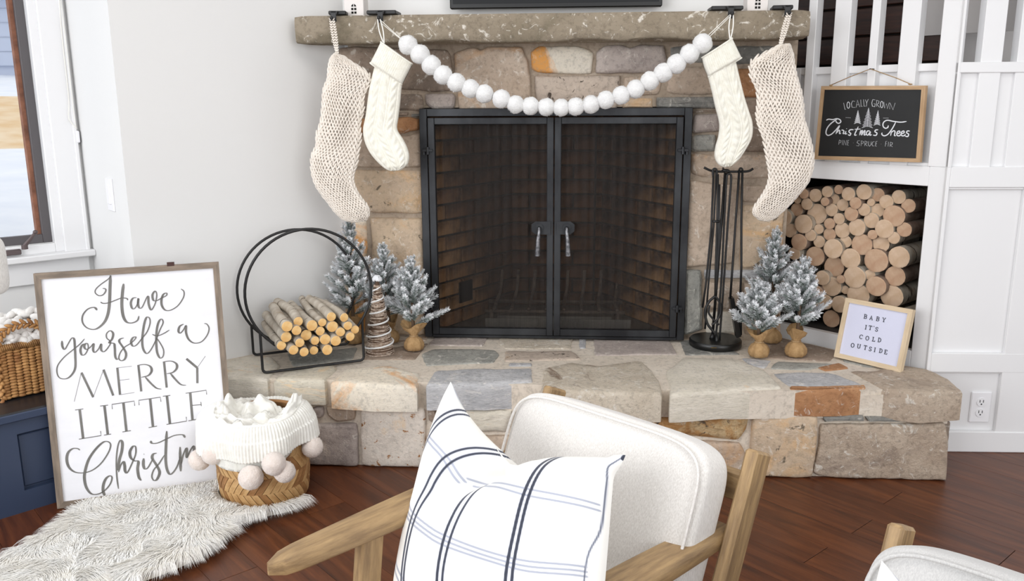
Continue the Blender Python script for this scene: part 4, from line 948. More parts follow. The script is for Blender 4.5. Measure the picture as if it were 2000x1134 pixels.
# niche logs
nl = [(197,108,27),(263,117,34),(328,97,29),(391,85,24),(445,110,35),(531,98,40),(608,114,35),(724,126,36),(163,143,20),(315,152,23),(367,138,28),(413,170,31),(484,160,31),(570,156,20),(655,153,36),(778,175,36),(215,165,31),(90,240,42),(160,196,34),(270,220,53),(352,198,33),(460,220,36),(531,197,32),(606,200,36),(697,232,56),(195,275,49),(123,312,36),(340,274,29),(393,247,30),(572,256,40),(755,307,38),(281,304,26),(235,338,30),(341,333,33),(411,310,40),(492,295,44),(578,335,25),(643,303,48),(697,353,31),(172,376,43),(283,374,31),(430,373,32),(520,390,54),(626,386,44),(145,440,33),(262,455,50),(360,413,50),(457,467,52),(598,478,61),(725,460,55),(160,525,42),(367,513,53),(480,570,57),(564,557,28),(705,565,52),(105,600,38),(300,575,38),(402,582,22),(352,622,51),(427,640,22),(598,620,52),(686,675,58),(500,670,58),(270,652,33),(318,708,38),(395,720,43),(350,802,45),(245,735,34),(455,800,42),(545,770,42),(640,800,40),(735,790,40)]
lab = rowlabels(nl, 62, 'in the log niche', 'birch log end')
for i, (x, y, r) in enumerate(nl):
    px, py = 1500+x/2.836, 340+y/2.836; dep = .05+random.random()*.035
    c = onp(px, py, pN-nN*dep, nN); rad = min(r/2.836*(c-CAM).dot(FW)/F_*1.08, .05); ec = 1.04
    if sN(c) > tR-rad-.004: c = c-dN*(sN(c)-tR+rad+.004)
    c.z = max(c.z, zBt+rad*1.02); c.z = min(c.z, zT-rad-.004)
    mk = M_cut3 if (i*7) % 3 else M_cut4
    make_log('stacked_log', c, (-nN+V((0, 0, random.uniform(-.02, .02)))), .24+random.random()*.05, rad, 100+i, lab[i], 'birch logs stacked in the niche', mk, M_bark2 if i % 3 == 0 else M_birch, bend=.003, ecc=ec, seg=16)

# ================================================================== TREES
def branch_mesh(seed, twigs=3):
    rs = random.Random(seed); mb = MB()
    def twig(o, d, L, n):
        d = d.normalized(); sd = d.cross(V((0, .3, 1))).normalized(); up = sd.cross(d)
        mb.tube([o, o+d*L*.97], [.05*.25, .012], 5)
        for i in range(n):
            u = .06+.94*(i+.5)/n; a = rs.random()*2*PI; rad = (sd*math.cos(a)+up*math.sin(a)); nl_ = (.15+.05*rs.random())*(1-.35*max(0, u-.6)/.4)
            b = o+d*L*u; dr = (rad*.72+d*.75).normalized(); t = b+dr*nl_; w_ = dr.cross(rad+V((.1, .2, .3))).normalized()*.014
            fr = min(1, max(0, .15+.55*u+.28*rad.z+rs.uniform(-.25, .25)))
            mb.add([b-w_, b+w_, t+w_*.4, t-w_*.4], [(0, 1, 2, 3)], [(fr*.5, 0, 0), (fr*.5, 0, 0), (min(1, fr+.3), 0, 0), (min(1, fr+.3), 0, 0)])
    twig(V((0, 0, 0)), V((1, 0, 0)), 1.0, 170)
    for k in range(twigs):
        s = 1 if k % 2 else -1; u = .22+.2*k; twig(V((u, 0, 0)), V((.75, s*.62, .12*rs.uniform(-1, 1))), .52-.06*k, 80)
    o = obj('branch', mb, M_needle, fixn=False); me = o.data; bpy.data.objects.remove(o); return me
BRM = [branch_mesh(i, 2+(i % 2)) for i in range(4)]
def tree(px, py, H, spread, seed, label, lean=(0, 0), sack=1.0, y=None, low=.27):
    b = onz(px, py, ZH) if y is None else V((ony(px, py, y).x, y, ZH)); rs = random.Random(seed)
    T = thing('frosted_tree', b, label, 'small tree'); tip = b+V((lean[0], lean[1], H))
    obj('trunk', MB().tube([b+V((0, 0, .03)), b.lerp(tip, .5), tip-V((0, 0, .02))], [.008, .006, .002], 6), M_trunk, T)
    nb = int(20+H*30)
    for i in range(nb):
        u = i/(nb-1); z = low+(.90-low)*u**.95; a = i*2.399+rs.uniform(-.3, .3); L = spread*(1.02-u**1.1)*rs.uniform(.8, 1.12)+.045
        el = math.radians(34+42*u+rs.uniform(-9, 9)); p = b.lerp(tip, z)
        o = bpy.data.objects.new('branch', BRM[i % 4]); COL.objects.link(o); o.parent = T; o.location = p-b
        d = V((math.cos(a)*math.cos(el), math.sin(a)*math.cos(el), math.sin(el))); q = d.to_track_quat('X', 'Z'); o.rotation_mode = 'QUATERNION'; o.rotation_quaternion = q; sc_ = min(L, .11); o.scale = (L, sc_, sc_) if L > .06 else (L, L, L)
    o = bpy.data.objects.new('branch', BRM[0]); COL.objects.link(o); o.parent = T; o.location = (b.lerp(tip, .84)-b); o.rotation_mode = 'QUATERNION'; o.rotation_quaternion = V((.05, 0, 1)).to_track_quat('X', 'Z'); o.scale = (H*.17,)*3
    # burlap sack tied round the root ball, open ruffle above
    n = 40; prof = [(.018, .0), (.031, .004), (.036, .016), (.035, .030), (.027, .044), (.014, .053), (.012, .058), (.019, .068), (.030, .085), (.036, .098)]; P = []
    for i, (r, z) in enumerate(prof):
        row = []
        for k in range(n):
            a = 2*PI*k/n; w_ = 1+.05*math.sin(a*9+seed)+.04*math.sin(a*17+i*.3)
            rr_ = r*sack*w_*(1+(.35*math.sin(a*2+seed) if i > 7 else 0)); zz = z*sack+(.012*math.sin(a*2+seed+1) if i > 7 else 0); row.append(b+V((math.cos(a)*rr_, math.sin(a)*rr_, zz)))
        P.append(row)
    mb = MB().grid(P, True); mb.add([b+V((math.cos(2*PI*k/n)*.018*sack, math.sin(2*PI*k/n)*.018*sack, .0)) for k in range(n)], [tuple(range(n))])
    obj('burlap_sack', mb, M_burlap, T, smooth=True)
    obj('twine_tie', MB().tube([b+V((math.cos(a)*.0145*sack, math.sin(a)*.0145*sack, .0555*sack)) for a in [2*PI*k/16 for k in range(16)]], .0028, 6, closed=True), M_rope, T, smooth=True)
    return T
tree(692, 669, .52, .105, 3, 'tallest frosted artificial tree at left, behind the round log holder', sack=1.1, low=.22)
tree(763, 668, .40, .095, 5, 'medium frosted tree in burlap directly behind the twig cone tree', lean=(-.02, 0))
tree(809, 683, .365, .10, 8, 'small frosted tree in burlap against the left side of the fireplace doors', lean=(-.005, 0), sack=1.05)
tree(1506, 668, .46, .115, 11, 'tallest frosted tree on the right, behind two smaller ones below the chunky stocking', lean=(-.01, 0), sack=1.05)
tree(1481, 696, .27, .09, 14, 'smallest frosted tree in burlap beside the fireplace tool stand', sack=1.05, low=.34, lean=(-.01, 0))
tree(1553, 695, .375, .095, 17, 'frosted tree in burlap in front of the log niche', lean=(.01, 0), sack=1.08, low=.3)
# twig cone tree
cb = onz(740, 691, ZH)+V((0, .02, 0)); CT = thing('twig_cone_tree', cb, 'brown twig cone tree wound with white yarn, between the log holder and the frosted trees', 'decorative tree')
mb = MB(); Hc, Rc = .285, .052
mb.lathe(cb, [(Rc, 0), (Rc*.97, .02), (.006, Hc)], 24); obj('cone_core', mb, pm('dark_twig_core', S(92, 72, 58), rough=.95, scale=60), CT)
mb = MB(); rs = random.Random(4)
for k in range(100):
    u0 = rs.random()**1.2*.97; a0 = rs.random()*6.28; tl = rs.uniform(-.07, .07); pts = []
    for i in range(13):
        u = min(max(u0+tl*(i/12-.5)+rs.uniform(-.006, .006), 0), .98); a = a0+i*.42; r = Rc*(1-u)*.98+.007*u+.0025+rs.uniform(-.001, .002); pts.append(cb+V((math.cos(a)*r, math.sin(a)*r, u*Hc)))
    mb.tube(pts, .0014, 4)
obj('wound_twigs', mb, pm('twigs', S(150, 124, 104), S(206, 192, 178), rough=.9, scale=120), CT, kind='stuff')
pts = [cb+V((math.cos(a)*(Rc*(1-u)+.0085), math.sin(a)*(Rc*(1-u)+.0085), u*Hc)) for u, a in [(.06+.86*i/180, i/180*2*PI*5.6+2.4) for i in range(181)]]
obj('white_yarn', MB().tube(pts, .0032, 7), M_pom, CT, smooth=True)
mb = MB()
for k in range(60):
    d = V((rs.gauss(0, 1), rs.gauss(0, 1), abs(rs.gauss(0, .8)))).normalized()*.014; mb.ell(cb+V((0, 0, Hc))+d, (.006, 0, 0), (0, .006, 0), (0, 0, .006), 6, 4)
obj('fluffy_top', mb, M_frost, CT, smooth=True, kind='stuff')

# ================================================================== FIREPLACE TOOLS
tb = V(((.539+.736)/2, -.105, ZH)); TS = thing('tool_stand', tb, 'black fireplace tool stand with a round base beside the doors', 'tool stand')
obj('base', MB().lathe(tb, [(.098, 0), (.101, .004), (.101, .022), (.097, .027), (0.0, .027)][:4], 48), M_black, TS, smooth=True, sharp=40)
obj('name_plate', MB().obox(onz(1394, 679, ZH+.027)+V((0, 0, .0006)), (.010, 0, 0), (0, .0022, 0), (0, 0, .0006)), M_gold, TS)
pt = tb+V((0, .0, 0)); zt = .965
tp_ = ony(1417, 333, -.105)
obj('pole', MB().tube([tb+V((-.012, 0, .027)), V((tp_.x, -.105, tp_.z))], .0055, 8).ell((tp_.x, -.105, tp_.z), (.016, 0, 0), (0, .012, 0), (0, 0, .007)), M_iron, TS, smooth=True)
hp = lambda x, y, yy=-.105: ony(x, y, yy)
mb = MB(); mb.tube(smooth_path([hp(1375, 327), hp(1392, 334), hp(1417, 335), hp(1445, 335), hp(1462, 334), hp(1471, 329)], 5), .0045, 8); mb.tube([hp(1417, 335)+V((0, -.055, .008)), hp(1417, 335)+V((0, -.03, 0)), hp(1417, 335)+V((0, .03, 0)), hp(1417, 335)+V((0, .055, .008))], .0045, 8)
obj('hook_cross', mb, M_iron, TS, smooth=True)
obj('pole_foot', MB().lathe(tb+V((-.012, 0, .026)), [(.012, 0), (.010, .01), (.006, .02)], 12), M_iron, TS, smooth=True)
def tool(name, label, cat): return thing(name, tb+V((0, 0, .1)), label, cat, None)
T = tool('poker', 'black iron fireplace poker with a curled loop hanging on the left of the tool stand', 'fireplace tool'); yy = -.13
mb = MB(); mb.tube([hp(1394, 332, yy), hp(1389, 450, yy), hp(1378, 560, yy), hp(1372, 600, yy)], .0042, 7); mb.tube([hp(1399, 332, yy), hp(1394, 440, yy), hp(1383, 560, yy), hp(1377, 642, yy)], .0038, 7); obj('shaft', mb, M_iron, T, smooth=True)
obj('hook_loop', MB().tube(smooth_path([hp(1393, 345, yy), hp(1392, 333, yy), hp(1396, 329, yy), hp(1400, 333, yy), hp(1400, 345, yy)], 4), .004, 7), M_iron, T, smooth=True)
T = tool('log_tongs', 'black iron log tongs with curved claws hanging at the front of the stand', 'fireplace tool'); yy = -.165
mb = MB(); mb.tube([hp(1402, 340, yy), hp(1401, 430, yy), hp(1398, 520, yy), hp(1397, 580, yy)], .0045, 7); mb.tube([hp(1405, 360, yy), hp(1404, 460, yy), hp(1399, 560, yy), hp(1397, 580, yy)], .0042, 7); obj('arms', mb, M_iron, T, smooth=True)
mb = MB(); mb.tube(smooth_path([hp(1397, 578, yy), hp(1384, 590, yy), hp(1377, 610, yy), hp(1382, 632, yy), hp(1391, 644, yy), hp(1396, 650, yy)], 5), .0052, 7); mb.tube(smooth_path([hp(1397, 578, yy), hp(1406, 592, yy), hp(1407, 612, yy), hp(1398, 628, yy), hp(1390, 634, yy)], 5), .0045, 7); mb.tube(smooth_path([hp(1386, 596, yy), hp(1384, 610, yy), hp(1392, 622, yy), hp(1404, 634, yy)], 5), .004, 7); obj('claw', mb, M_iron, T, smooth=True)
obj('pivot', MB().tube([hp(1392, 432, yy-.006), hp(1405, 432, yy-.006)], .005, 8), M_iron, T, smooth=True)
T = tool('ash_shovel', 'black iron ash shovel with a long double shaft hanging on the stand', 'fireplace tool'); yy = -.12
mb = MB(); mb.tube(smooth_path([hp(1397, 664, yy), hp(1408, 560, yy), hp(1415, 420, yy), hp(1419, 350, yy), hp(1422, 340, yy), hp(1426, 340, yy), hp(1428, 352, yy), hp(1422, 430, yy), hp(1413, 560, yy), hp(1405, 668, yy)], 5), .0042, 7); obj('shaft', mb, M_iron, T, smooth=True)
c = hp(1400, 664, yy-.02); obj('tip', MB().tube([c+V((0, .01, .02)), c, c+V((-.002, 0, -.018))], [.004, .007, .002], 8), M_iron, T, smooth=True)
T = tool('hearth_brush', 'black hearth brush hanging at the right of the tool stand', 'fireplace tool'); yy = -.11
mb = MB(); mb.tube([hp(1444, 331, yy), hp(1437, 430, yy), hp(1430, 530, yy), hp(1426, 585, yy)], .0045, 7); mb.tube([hp(1450, 331, yy), hp(1448, 430, yy), hp(1448, 520, yy), hp(1445, 600, yy)], .0045, 7); mb.tube(smooth_path([hp(1444, 335, yy), hp(1445, 329, yy), hp(1449, 329, yy), hp(1450, 335, yy)], 3), .004, 7); obj('shaft', mb, M_iron, T, smooth=True)
a, b, c, d = hp(1424, 583, yy), hp(1432, 580, yy), hp(1446, 654, yy), hp(1437, 657, yy); mb = MB()
vs = [p+V((0, s, 0)) for s in (-.022, .022) for p in (a, b, c, d)]; mb.add(vs, [(0, 1, 2, 3), (4, 7, 6, 5), (0, 4, 5, 1), (1, 5, 6, 2), (2, 6, 7, 3), (3, 7, 4, 0)]); obj('brush_head', mb, M_black, T)
a, b, c, d = hp(1434, 600, yy), hp(1448, 596, yy), hp(1448, 652, yy), hp(1441, 655, yy); vs = [p+V((0, s, 0)) for s in (-.014, .014) for p in (a, b, c, d)]; obj('bristles', MB().add(vs, [(0, 1, 2, 3), (4, 7, 6, 5), (0, 4, 5, 1), (1, 5, 6, 2), (2, 6, 7, 3), (3, 7, 4, 0)]), pm('black_bristles', S(22, 22, 22), rough=.95, bump=1, bscale=200), T)

# ================================================================== SIGNS
def frame_sign(T, bl, br, tr, tl, n, bw, dep, mfr, mpanel, recess=.006):
    """four mitred bars and a recessed panel; the corners are the outer front corners"""
    n = V(n).normalized(); C = [V(p) for p in (bl, br, tr, tl)]; cen = sum(C, V((0, 0, 0)))/4
    def inn(i):
        a = (C[(i+1) % 4]-C[i]).normalized(); b = (C[i-1]-C[i]).normalized(); s = a.cross(b).length; return C[i]+(a+b)*(bw/s)
    I = [inn(i) for i in range(4)]
    for i, nm in enumerate(('bottom', 'side', 'top', 'side')):
        j = (i+1) % 4; a, b, c, d = C[i], C[j], I[j], I[i]; L = (b-a).length; vs = [a, b, c, d, a-n*dep, b-n*dep, c-n*dep, d-n*dep]
        u = random.random()*9; gs = [(u, 0, 0), (u+L, 0, 0), (u+L-bw, bw, 0), (u+bw, bw, 0), (u, 0, dep), (u+L, 0, dep), (u+L-bw, bw, dep), (u+bw, bw, dep)]
        o = obj('frame_bar', MB().add(vs, [(0, 1, 2, 3), (4, 7, 6, 5), (0, 4, 5, 1), (1, 5, 6, 2), (2, 6, 7, 3), (3, 7, 4, 0)], gs), mfr, T)
    vs = [p-n*recess for p in I]+[p-n*(dep-.002) for p in I]; return obj('panel', MB().add(vs, [(0, 1, 2, 3), (4, 7, 6, 5), (0, 4, 5, 1), (1, 5, 6, 2), (2, 6, 7, 3), (3, 7, 4, 0)]), mpanel, T)
def stroke(mb, pts, org, sc, fn, wmin, wmax=None, sub=6, taper=True, straight=False, n=None, th=.0008):
    P = [V((p[0], p[1])) for p in pts]; P = [V((q.x, q.y)) for q in (smooth_path([(p.x, p.y) for p in P], sub) if not straight else [V((p.x, p.y, 0)) for p in P])]
    m = len(P); L = []; R = []
    for i in range(m):
        t = (P[min(i+1, m-1)]-P[max(i-1, 0)]); t = t.normalized() if t.length > 0 else V((1, 0)); nn = V((-t.y, t.x))
        w_ = wmin if wmax is None else wmin+(wmax-wmin)*abs(t.y)**1.6*(1 if t.y > 0 else .35)
        if taper: w_ *= min(1, .45+.55*min(i, m-1-i)/3)
        L.append(P[i]+nn*w_/2); R.append(P[i]-nn*w_/2)
    A = [fn(org[0]+p.x/sc, org[1]+p.y/sc) for p in L]; B = [fn(org[0]+p.x/sc, org[1]+p.y/sc) for p in R]
    if n is None: mb.grid([A, B])
    else: mb.grid([[p-n*th for p in A], A, B, [p-n*th for p in B]])
# big sign
B1 = V((-1.549, -.999, .003)); B2 = V((-1.051, -.782, .003)); vv = V((-.036, .084, .744)); sd_ = (B2-B1).normalized(); sn = sd_.cross(vv).normalized()
if sn.y > 0: sn = -sn
SG = thing('christmas_sign', (B1+B2)/2, 'large framed white sign with grey Christmas lettering leaning against the navy bench', 'sign')
frame_sign(SG, B1, B2, B2+vv, B1+vv, sn, .019, .032, M_greywood, M_panel, .007)
k_ = onp(333, 515, B1, sn); mb = MB().obox(k_-sn*.010-vv.normalized()*.001, sd_*.011, vv.normalized()*.0062, sn*.0108); obj('dark_knot', mb, pm('dark_red_knot', S(64, 34, 28), rough=.6), SG)
fn1 = lambda x, y: onp(x, y, B1-sn*.0060, sn)
def word(strokes, org, sc, fn, n, mtl, parent, **k):
    for s in strokes:
        mb = MB(); stroke(mb, s, org, sc, fn, n=n, **k); obj('letter_stroke', mb, mtl, parent)
A_ = (120, 510); As = 5.67
word([[(455,300),(485,305),(490,330),(460,370),(415,380),(375,350),(380,310),(430,260),(520,195),(545,160)],
      [(432,450),(460,465),(520,460),(600,430),(660,408),(720,410),(735,430)]], A_, As, fn1, sn, M_ink, SG, wmin=11, wmax=18)
word([[(543,155),(537,300),(532,450),(515,580),(470,680),(380,750),(290,740),(235,680),(235,600),(290,530),(360,510),(395,540)],
      [(688,248),(675,350),(668,480),(682,600),(720,670),(780,682),(840,655),(858,605)]], A_, As, fn1, sn, M_ink, SG, wmin=11, wmax=34)
word([[(832,402),(790,410),(768,460),(780,515),(805,525),(838,480),(852,410),(848,470),(862,515),(895,505),(955,385),(965,470),(985,530),(1005,530),(1040,460),(1055,370),(1038,330),(1008,370),(1018,430),(1055,435),(1105,408),(1160,380),(1165,352),(1130,365),(1108,420),(1112,490),(1150,540),(1210,540),(1290,490),(1350,400),(1356,335),(1322,305)]], A_, As, fn1, sn, M_ink, SG, wmin=9, wmax=26)
word([[(5,880),(10,940),(35,975),(70,920),(112,852),(140,862),(148,950),(153,1050),(152,1180),(110,1260),(50,1300),(-20,1290),(-50,1230),(-40,1150),(30,1060),(120,985),(200,920),(255,858)],
      [(275,912),(232,925),(210,980),(225,1035),(262,1028),(295,965),(290,915),(268,912),(252,945),(275,975),(320,950),(355,912),(350,980),(370,1008),(410,970),(438,915),(440,980),(470,1000),(512,960),(545,895),(502,850),(500,800),(540,768),(572,800),(560,860),(528,902),(580,910),(590,960),(595,1050),(612,1085),(628,1078)],
      [(690,848),(652,860),(640,890),(680,950),(715,1020),(702,1080),(662,1100),(635,1072),(652,1010),(700,950),(760,912),(808,870),(825,838),(792,845),(770,890),(790,938),(832,925),(890,855),(948,780),(980,690),(975,630),(942,622),(915,700),(895,850),(902,960),(940,1020),(982,990),(1040,885),(1090,760),(1125,680),(1110,640),(1078,668),(1055,760),(1050,900),(1060,1010),(1092,1070),(1125,1050),(1130,980),(1090,900),(1048,842)],
      [(1005,808),(1060,825),(1130,800),(1195,760)],
      [(1352,695),(1310,720),(1295,770),(1315,795),(1350,760),(1378,712),(1380,790),(1410,865),(1470,905),(1550,890),(1612,820),(1635,745),(1612,697),(1580,688)]], A_, As, fn1, sn, M_ink, SG, wmin=9, wmax=26)
Bo = (110, 680)
word([[(198,588),(275,268)], [(408,540),(522,235)], [(665,216),(835,197)], [(700,353),(808,340)], [(705,513),(865,488)], [(1650,85),(1560,215)]], Bo, As, fn1, sn, M_ink, SG, wmin=8, straight=True)
word([[(278,268),(408,540)], [(522,235),(630,522)], [(675,216),(705,514)], [(908,185),(940,476)], [(1192,148),(1222,434)], [(1440,115),(1560,215)], [(1560,213),(1562,385)]], Bo, As, fn1, sn, M_ink, SG, wmin=25, straight=True, taper=False)
word([[(895,188),(980,178),(1040,200),(1055,250),(1018,300),(940,320)], [(985,318),(1050,390),(1110,440),(1165,450)], [(1178,150),(1268,140),(1328,170),(1333,220),(1290,265),(1222,280)], [(1262,275),(1320,345),(1380,400),(1438,408)]], Bo, As, fn1, sn, M_ink, SG, wmin=9, wmax=28)
word([[(258,680),(297,1000)], [(532,635),(570,955)], [(742,603),(776,918)], [(1038,558),(1070,868)], [(1224,526),(1258,835)], [(1482,488),(1508,795)]], Bo, As, fn1, sn, M_ink, SG, wmin=28, straight=True, taper=False)
word([[(208,682),(298,670)], [(250,1005),(495,965),(490,915)], [(485,638),(572,628)], [(528,960),(606,948)], [(620,672),(615,620),(862,583),(867,635)], [(732,925),(825,910)], [(917,628),(912,575),(1152,540),(1158,590)], [(1022,877),(1115,860)], [(1180,530),(1262,520)], [(1220,842),(1442,805),(1438,758)], [(1432,497),(1660,463),(1665,510)], [(1500,632),(1605,622)], [(1600,592),(1606,638)], [(1462,802),(1685,762),(1680,718)]], Bo, As, fn1, sn, M_ink, SG, wmin=8, straight=True, taper=False)
word([[(290,370),(260,350),(200,352),(145,400),(128,480),(150,570),(210,630),(290,650),(380,640),(470,600),(560,520),(640,400),(668,310),(642,268),(580,270),(490,350),(400,480),(355,620),(345,720),(370,830),(430,905),(510,910),(590,870),(660,790),(685,710),(660,685),(612,718),(580,790),(575,870),(600,935)],
      [(765,845),(745,700),(738,500),(755,330),(785,250),(812,280),(805,380),(775,490),(755,620)], [(765,640),(790,560),(825,510),(840,560),(845,620),(865,650),(890,620),(932,530),(975,420),(975,330),(942,325),(905,390),(915,460),(960,500),(1008,510),(1000,600),(1015,700),(1045,742)],
      [(1075,470),(1070,550),(1090,600),(1130,580),(1190,470)], [(1235,405),(1192,420),(1180,470),(1230,550),(1270,640),(1240,725),(1200,742),(1175,690),(1200,610),(1260,540),(1330,430)], [(1158,255),(1180,285),(1250,280),(1350,235),(1450,190),(1550,180),(1585,215)], [(1074,420),(1082,418)]], (110, 820), 6.3, fn1, sn, M_ink, SG, wmin=11, wmax=36)
word([[(1358,135),(1350,300),(1345,480),(1360,600),(1395,665),(1440,640),(1490,560),(1525,450)], [(1522,330),(1525,500),(1530,630)], [(1530,570),(1560,430),(1602,345),(1605,460),(1645,380),(1688,320),(1695,400),(1700,480),(1760,340),(1720,380),(1715,450),(1750,460),(1785,400),(1800,330),(1805,420),(1840,440)], [(1900,330),(1870,350),(1880,400),(1910,450),(1870,490)]], (110, 820), 6.3, fn1, sn, M_ink, SG, wmin=14, wmax=34)
# hanging blackboard sign
pS = pN+nN*.026; C4 = [onp(x, y, pS, nN) for x, y in ((1590, 311), (1796, 317), (1808, 167), (1604, 168))]
SH = thing('blackboard_sign', (C4[0]+C4[1])/2, 'black sign advertising Christmas trees in a wooden frame, hanging by twine on the white slats', 'sign')
frame_sign(SH, *C4, nN, .0135, .018, M_midwood, M_chalk, .004)
fn2 = lambda x, y: onp(x, y, pS-nN*.0035, nN); O2 = (1590, 160); s2 = 7.087
word([[(408,290),(428,382),(442,376)], [(565,270),(532,262),(516,300),(525,350),(572,352)], [(582,352),(600,250),(632,346)], [(590,316),(624,312)], [(645,245),(650,340),(674,336)], [(685,242),(692,338),(714,334)], [(710,245),(728,290),(724,340)], [(750,238),(728,290)], [(846,248),(812,242),(798,290),(806,335),(840,342),(846,302),(824,300)], [(865,250),(866,340)], [(865,250),(900,268),(890,300),(866,304),(906,352)], [(965,275),(976,362),(1000,300),(1012,370),(1040,285)], [(1046,375),(1050,288),(1092,385),(1122,290)]], O2, s2, fn2, nN, M_chalkw, SH, wmin=7, straight=True)
el = lambda cx, cy, rx, ry: [(cx+rx*math.cos(a*PI/6), cy+ry*math.sin(a*PI/6)) for a in range(13)]
word([el(474, 320, 19, 44), el(936, 312, 18, 44)], O2, s2, fn2, nN, M_chalkw, SH, wmin=7)
mb = MB()
for ax_, ay_, bx_, by_, hw in ((608, 395, 600, 570, 50), (755, 358, 735, 622, 78), (886, 395, 870, 592, 50)):
    stroke(mb, [(ax_, ay_), (bx_, by_)], O2, s2, fn2, 10, straight=True, n=nN); nb_ = 14
    for k in range(nb_):
        u = (k+.6)/nb_; x = ax_+(bx_-ax_)*u; y = ay_+(by_-ay_)*u; w_ = hw*(u**.8)*(.85+.15*(k % 2))
        for sg in (-1, 1): stroke(mb, [(x, y-8), (x+sg*w_*.6, y+w_*.12), (x+sg*w_, y+w_*.34-4)], O2, s2, fn2, 11.5, straight=True, n=nN)
obj('painted_trees', mb, M_chalkw, SH, kind='stuff')
word([[(435,492),(508,496)], [(955,500),(1032,500)]], O2, s2, fn2, nN, M_chalkw, SH, wmin=6, straight=True)
word([[(168,530),(200,515),(260,520),(312,508),(355,520),(370,550),(342,572),(312,560),(300,535)], [(318,515),(250,560),(200,610),(172,660),(165,710),(190,738),(240,722),(300,665),(352,605),(322,670),(300,720)], [(300,718),(345,668),(356,685),(350,712),(372,710)], [(378,665),(400,668),(412,682),(402,712),(424,712)], [(442,678),(432,718),(458,712)], [(448,644),(452,648)], [(548,662),(505,660),(482,680),(490,700),(508,712),(495,738),(468,728)], [(612,618),(572,700),(562,735),(592,732)], [(560,655),(645,650)], [(645,665),(628,738)], [(628,735),(662,672),(668,688),(655,735),(698,672),(704,690),(692,732),(718,728)], [(772,678),(738,680),(722,718),(745,735),(778,688),(770,735),(798,728)], [(888,662),(852,665),(842,688),(870,708),(856,738),(815,735)]], O2, s2, fn2, nN, M_chalkw, SH, wmin=15)
word([[(1028,600),(1018,630),(985,640),(955,612),(960,562),(1010,530),(1100,545),(1200,556),(1280,545)], [(1130,555),(1085,640),(1025,720),(972,745),(938,725),(942,700)], [(1072,680),(1058,745)], [(1064,705),(1100,675),(1120,688),(1112,738),(1132,742)], [(1150,718),(1185,702),(1180,678),(1152,692),(1146,735),(1178,745),(1205,722)], [(1208,718),(1245,702),(1240,678),(1212,692),(1206,735),(1238,745),(1268,722)], [(1325,680),(1292,678),(1280,702),(1308,722),(1295,755),(1255,745)]], O2, s2, fn2, nN, M_chalkw, SH, wmin=15)
word([[(340,866),(350,800),(374,814),(366,840),(344,842)], [(395,803),(390,872)], [(408,874),(412,805),(442,876),(448,805)], [(486,804),(468,806),(462,876),(480,877)], [(465,842),(480,839)], [(636,812),(602,815),(594,840),(625,856),(618,885),(585,880)], [(648,886),(655,812),(685,826),(676,850),(650,853)], [(700,886),(705,815),(735,828),(726,850),(702,853),(737,888)], [(755,820),(750,870),(766,890),(786,870),(790,822)], [(838,826),(812,828),(800,860),(810,886),(834,884)], [(877,820),(856,824),(849,890),(868,891)], [(852,856),(870,853)], [(984,892),(992,822),(1013,820)], [(988,856),(1006,853)], [(1030,828),(1024,893)], [(1050,896),(1056,830),(1085,843),(1078,866),(1053,869),(1086,900)], [(538,843),(543,843)], [(926,858),(931,858)]], O2, s2, fn2, nN, M_chalkw, SH, wmin=5.5, straight=True)
tw_ = [onp(x, y, pS, nN) for x, y in ((1623, 166), (1660, 150), (1700, 134.5), (1750, 152), (1778, 164))]
mb = MB().tube(tw_, .0016, 6); obj('twine', mb, M_rope, SH, smooth=True); obj('nail', MB().tube([tw_[2]-nN*.03, tw_[2]+nN*.004], .002, 6), M_iron, SH)
for p in (tw_[0], tw_[-1]): obj('knot', MB().ell(p+V((0, 0, -.001)), dN*.008, nN*.004, (0, 0, .003)), M_rope, SH, smooth=True)
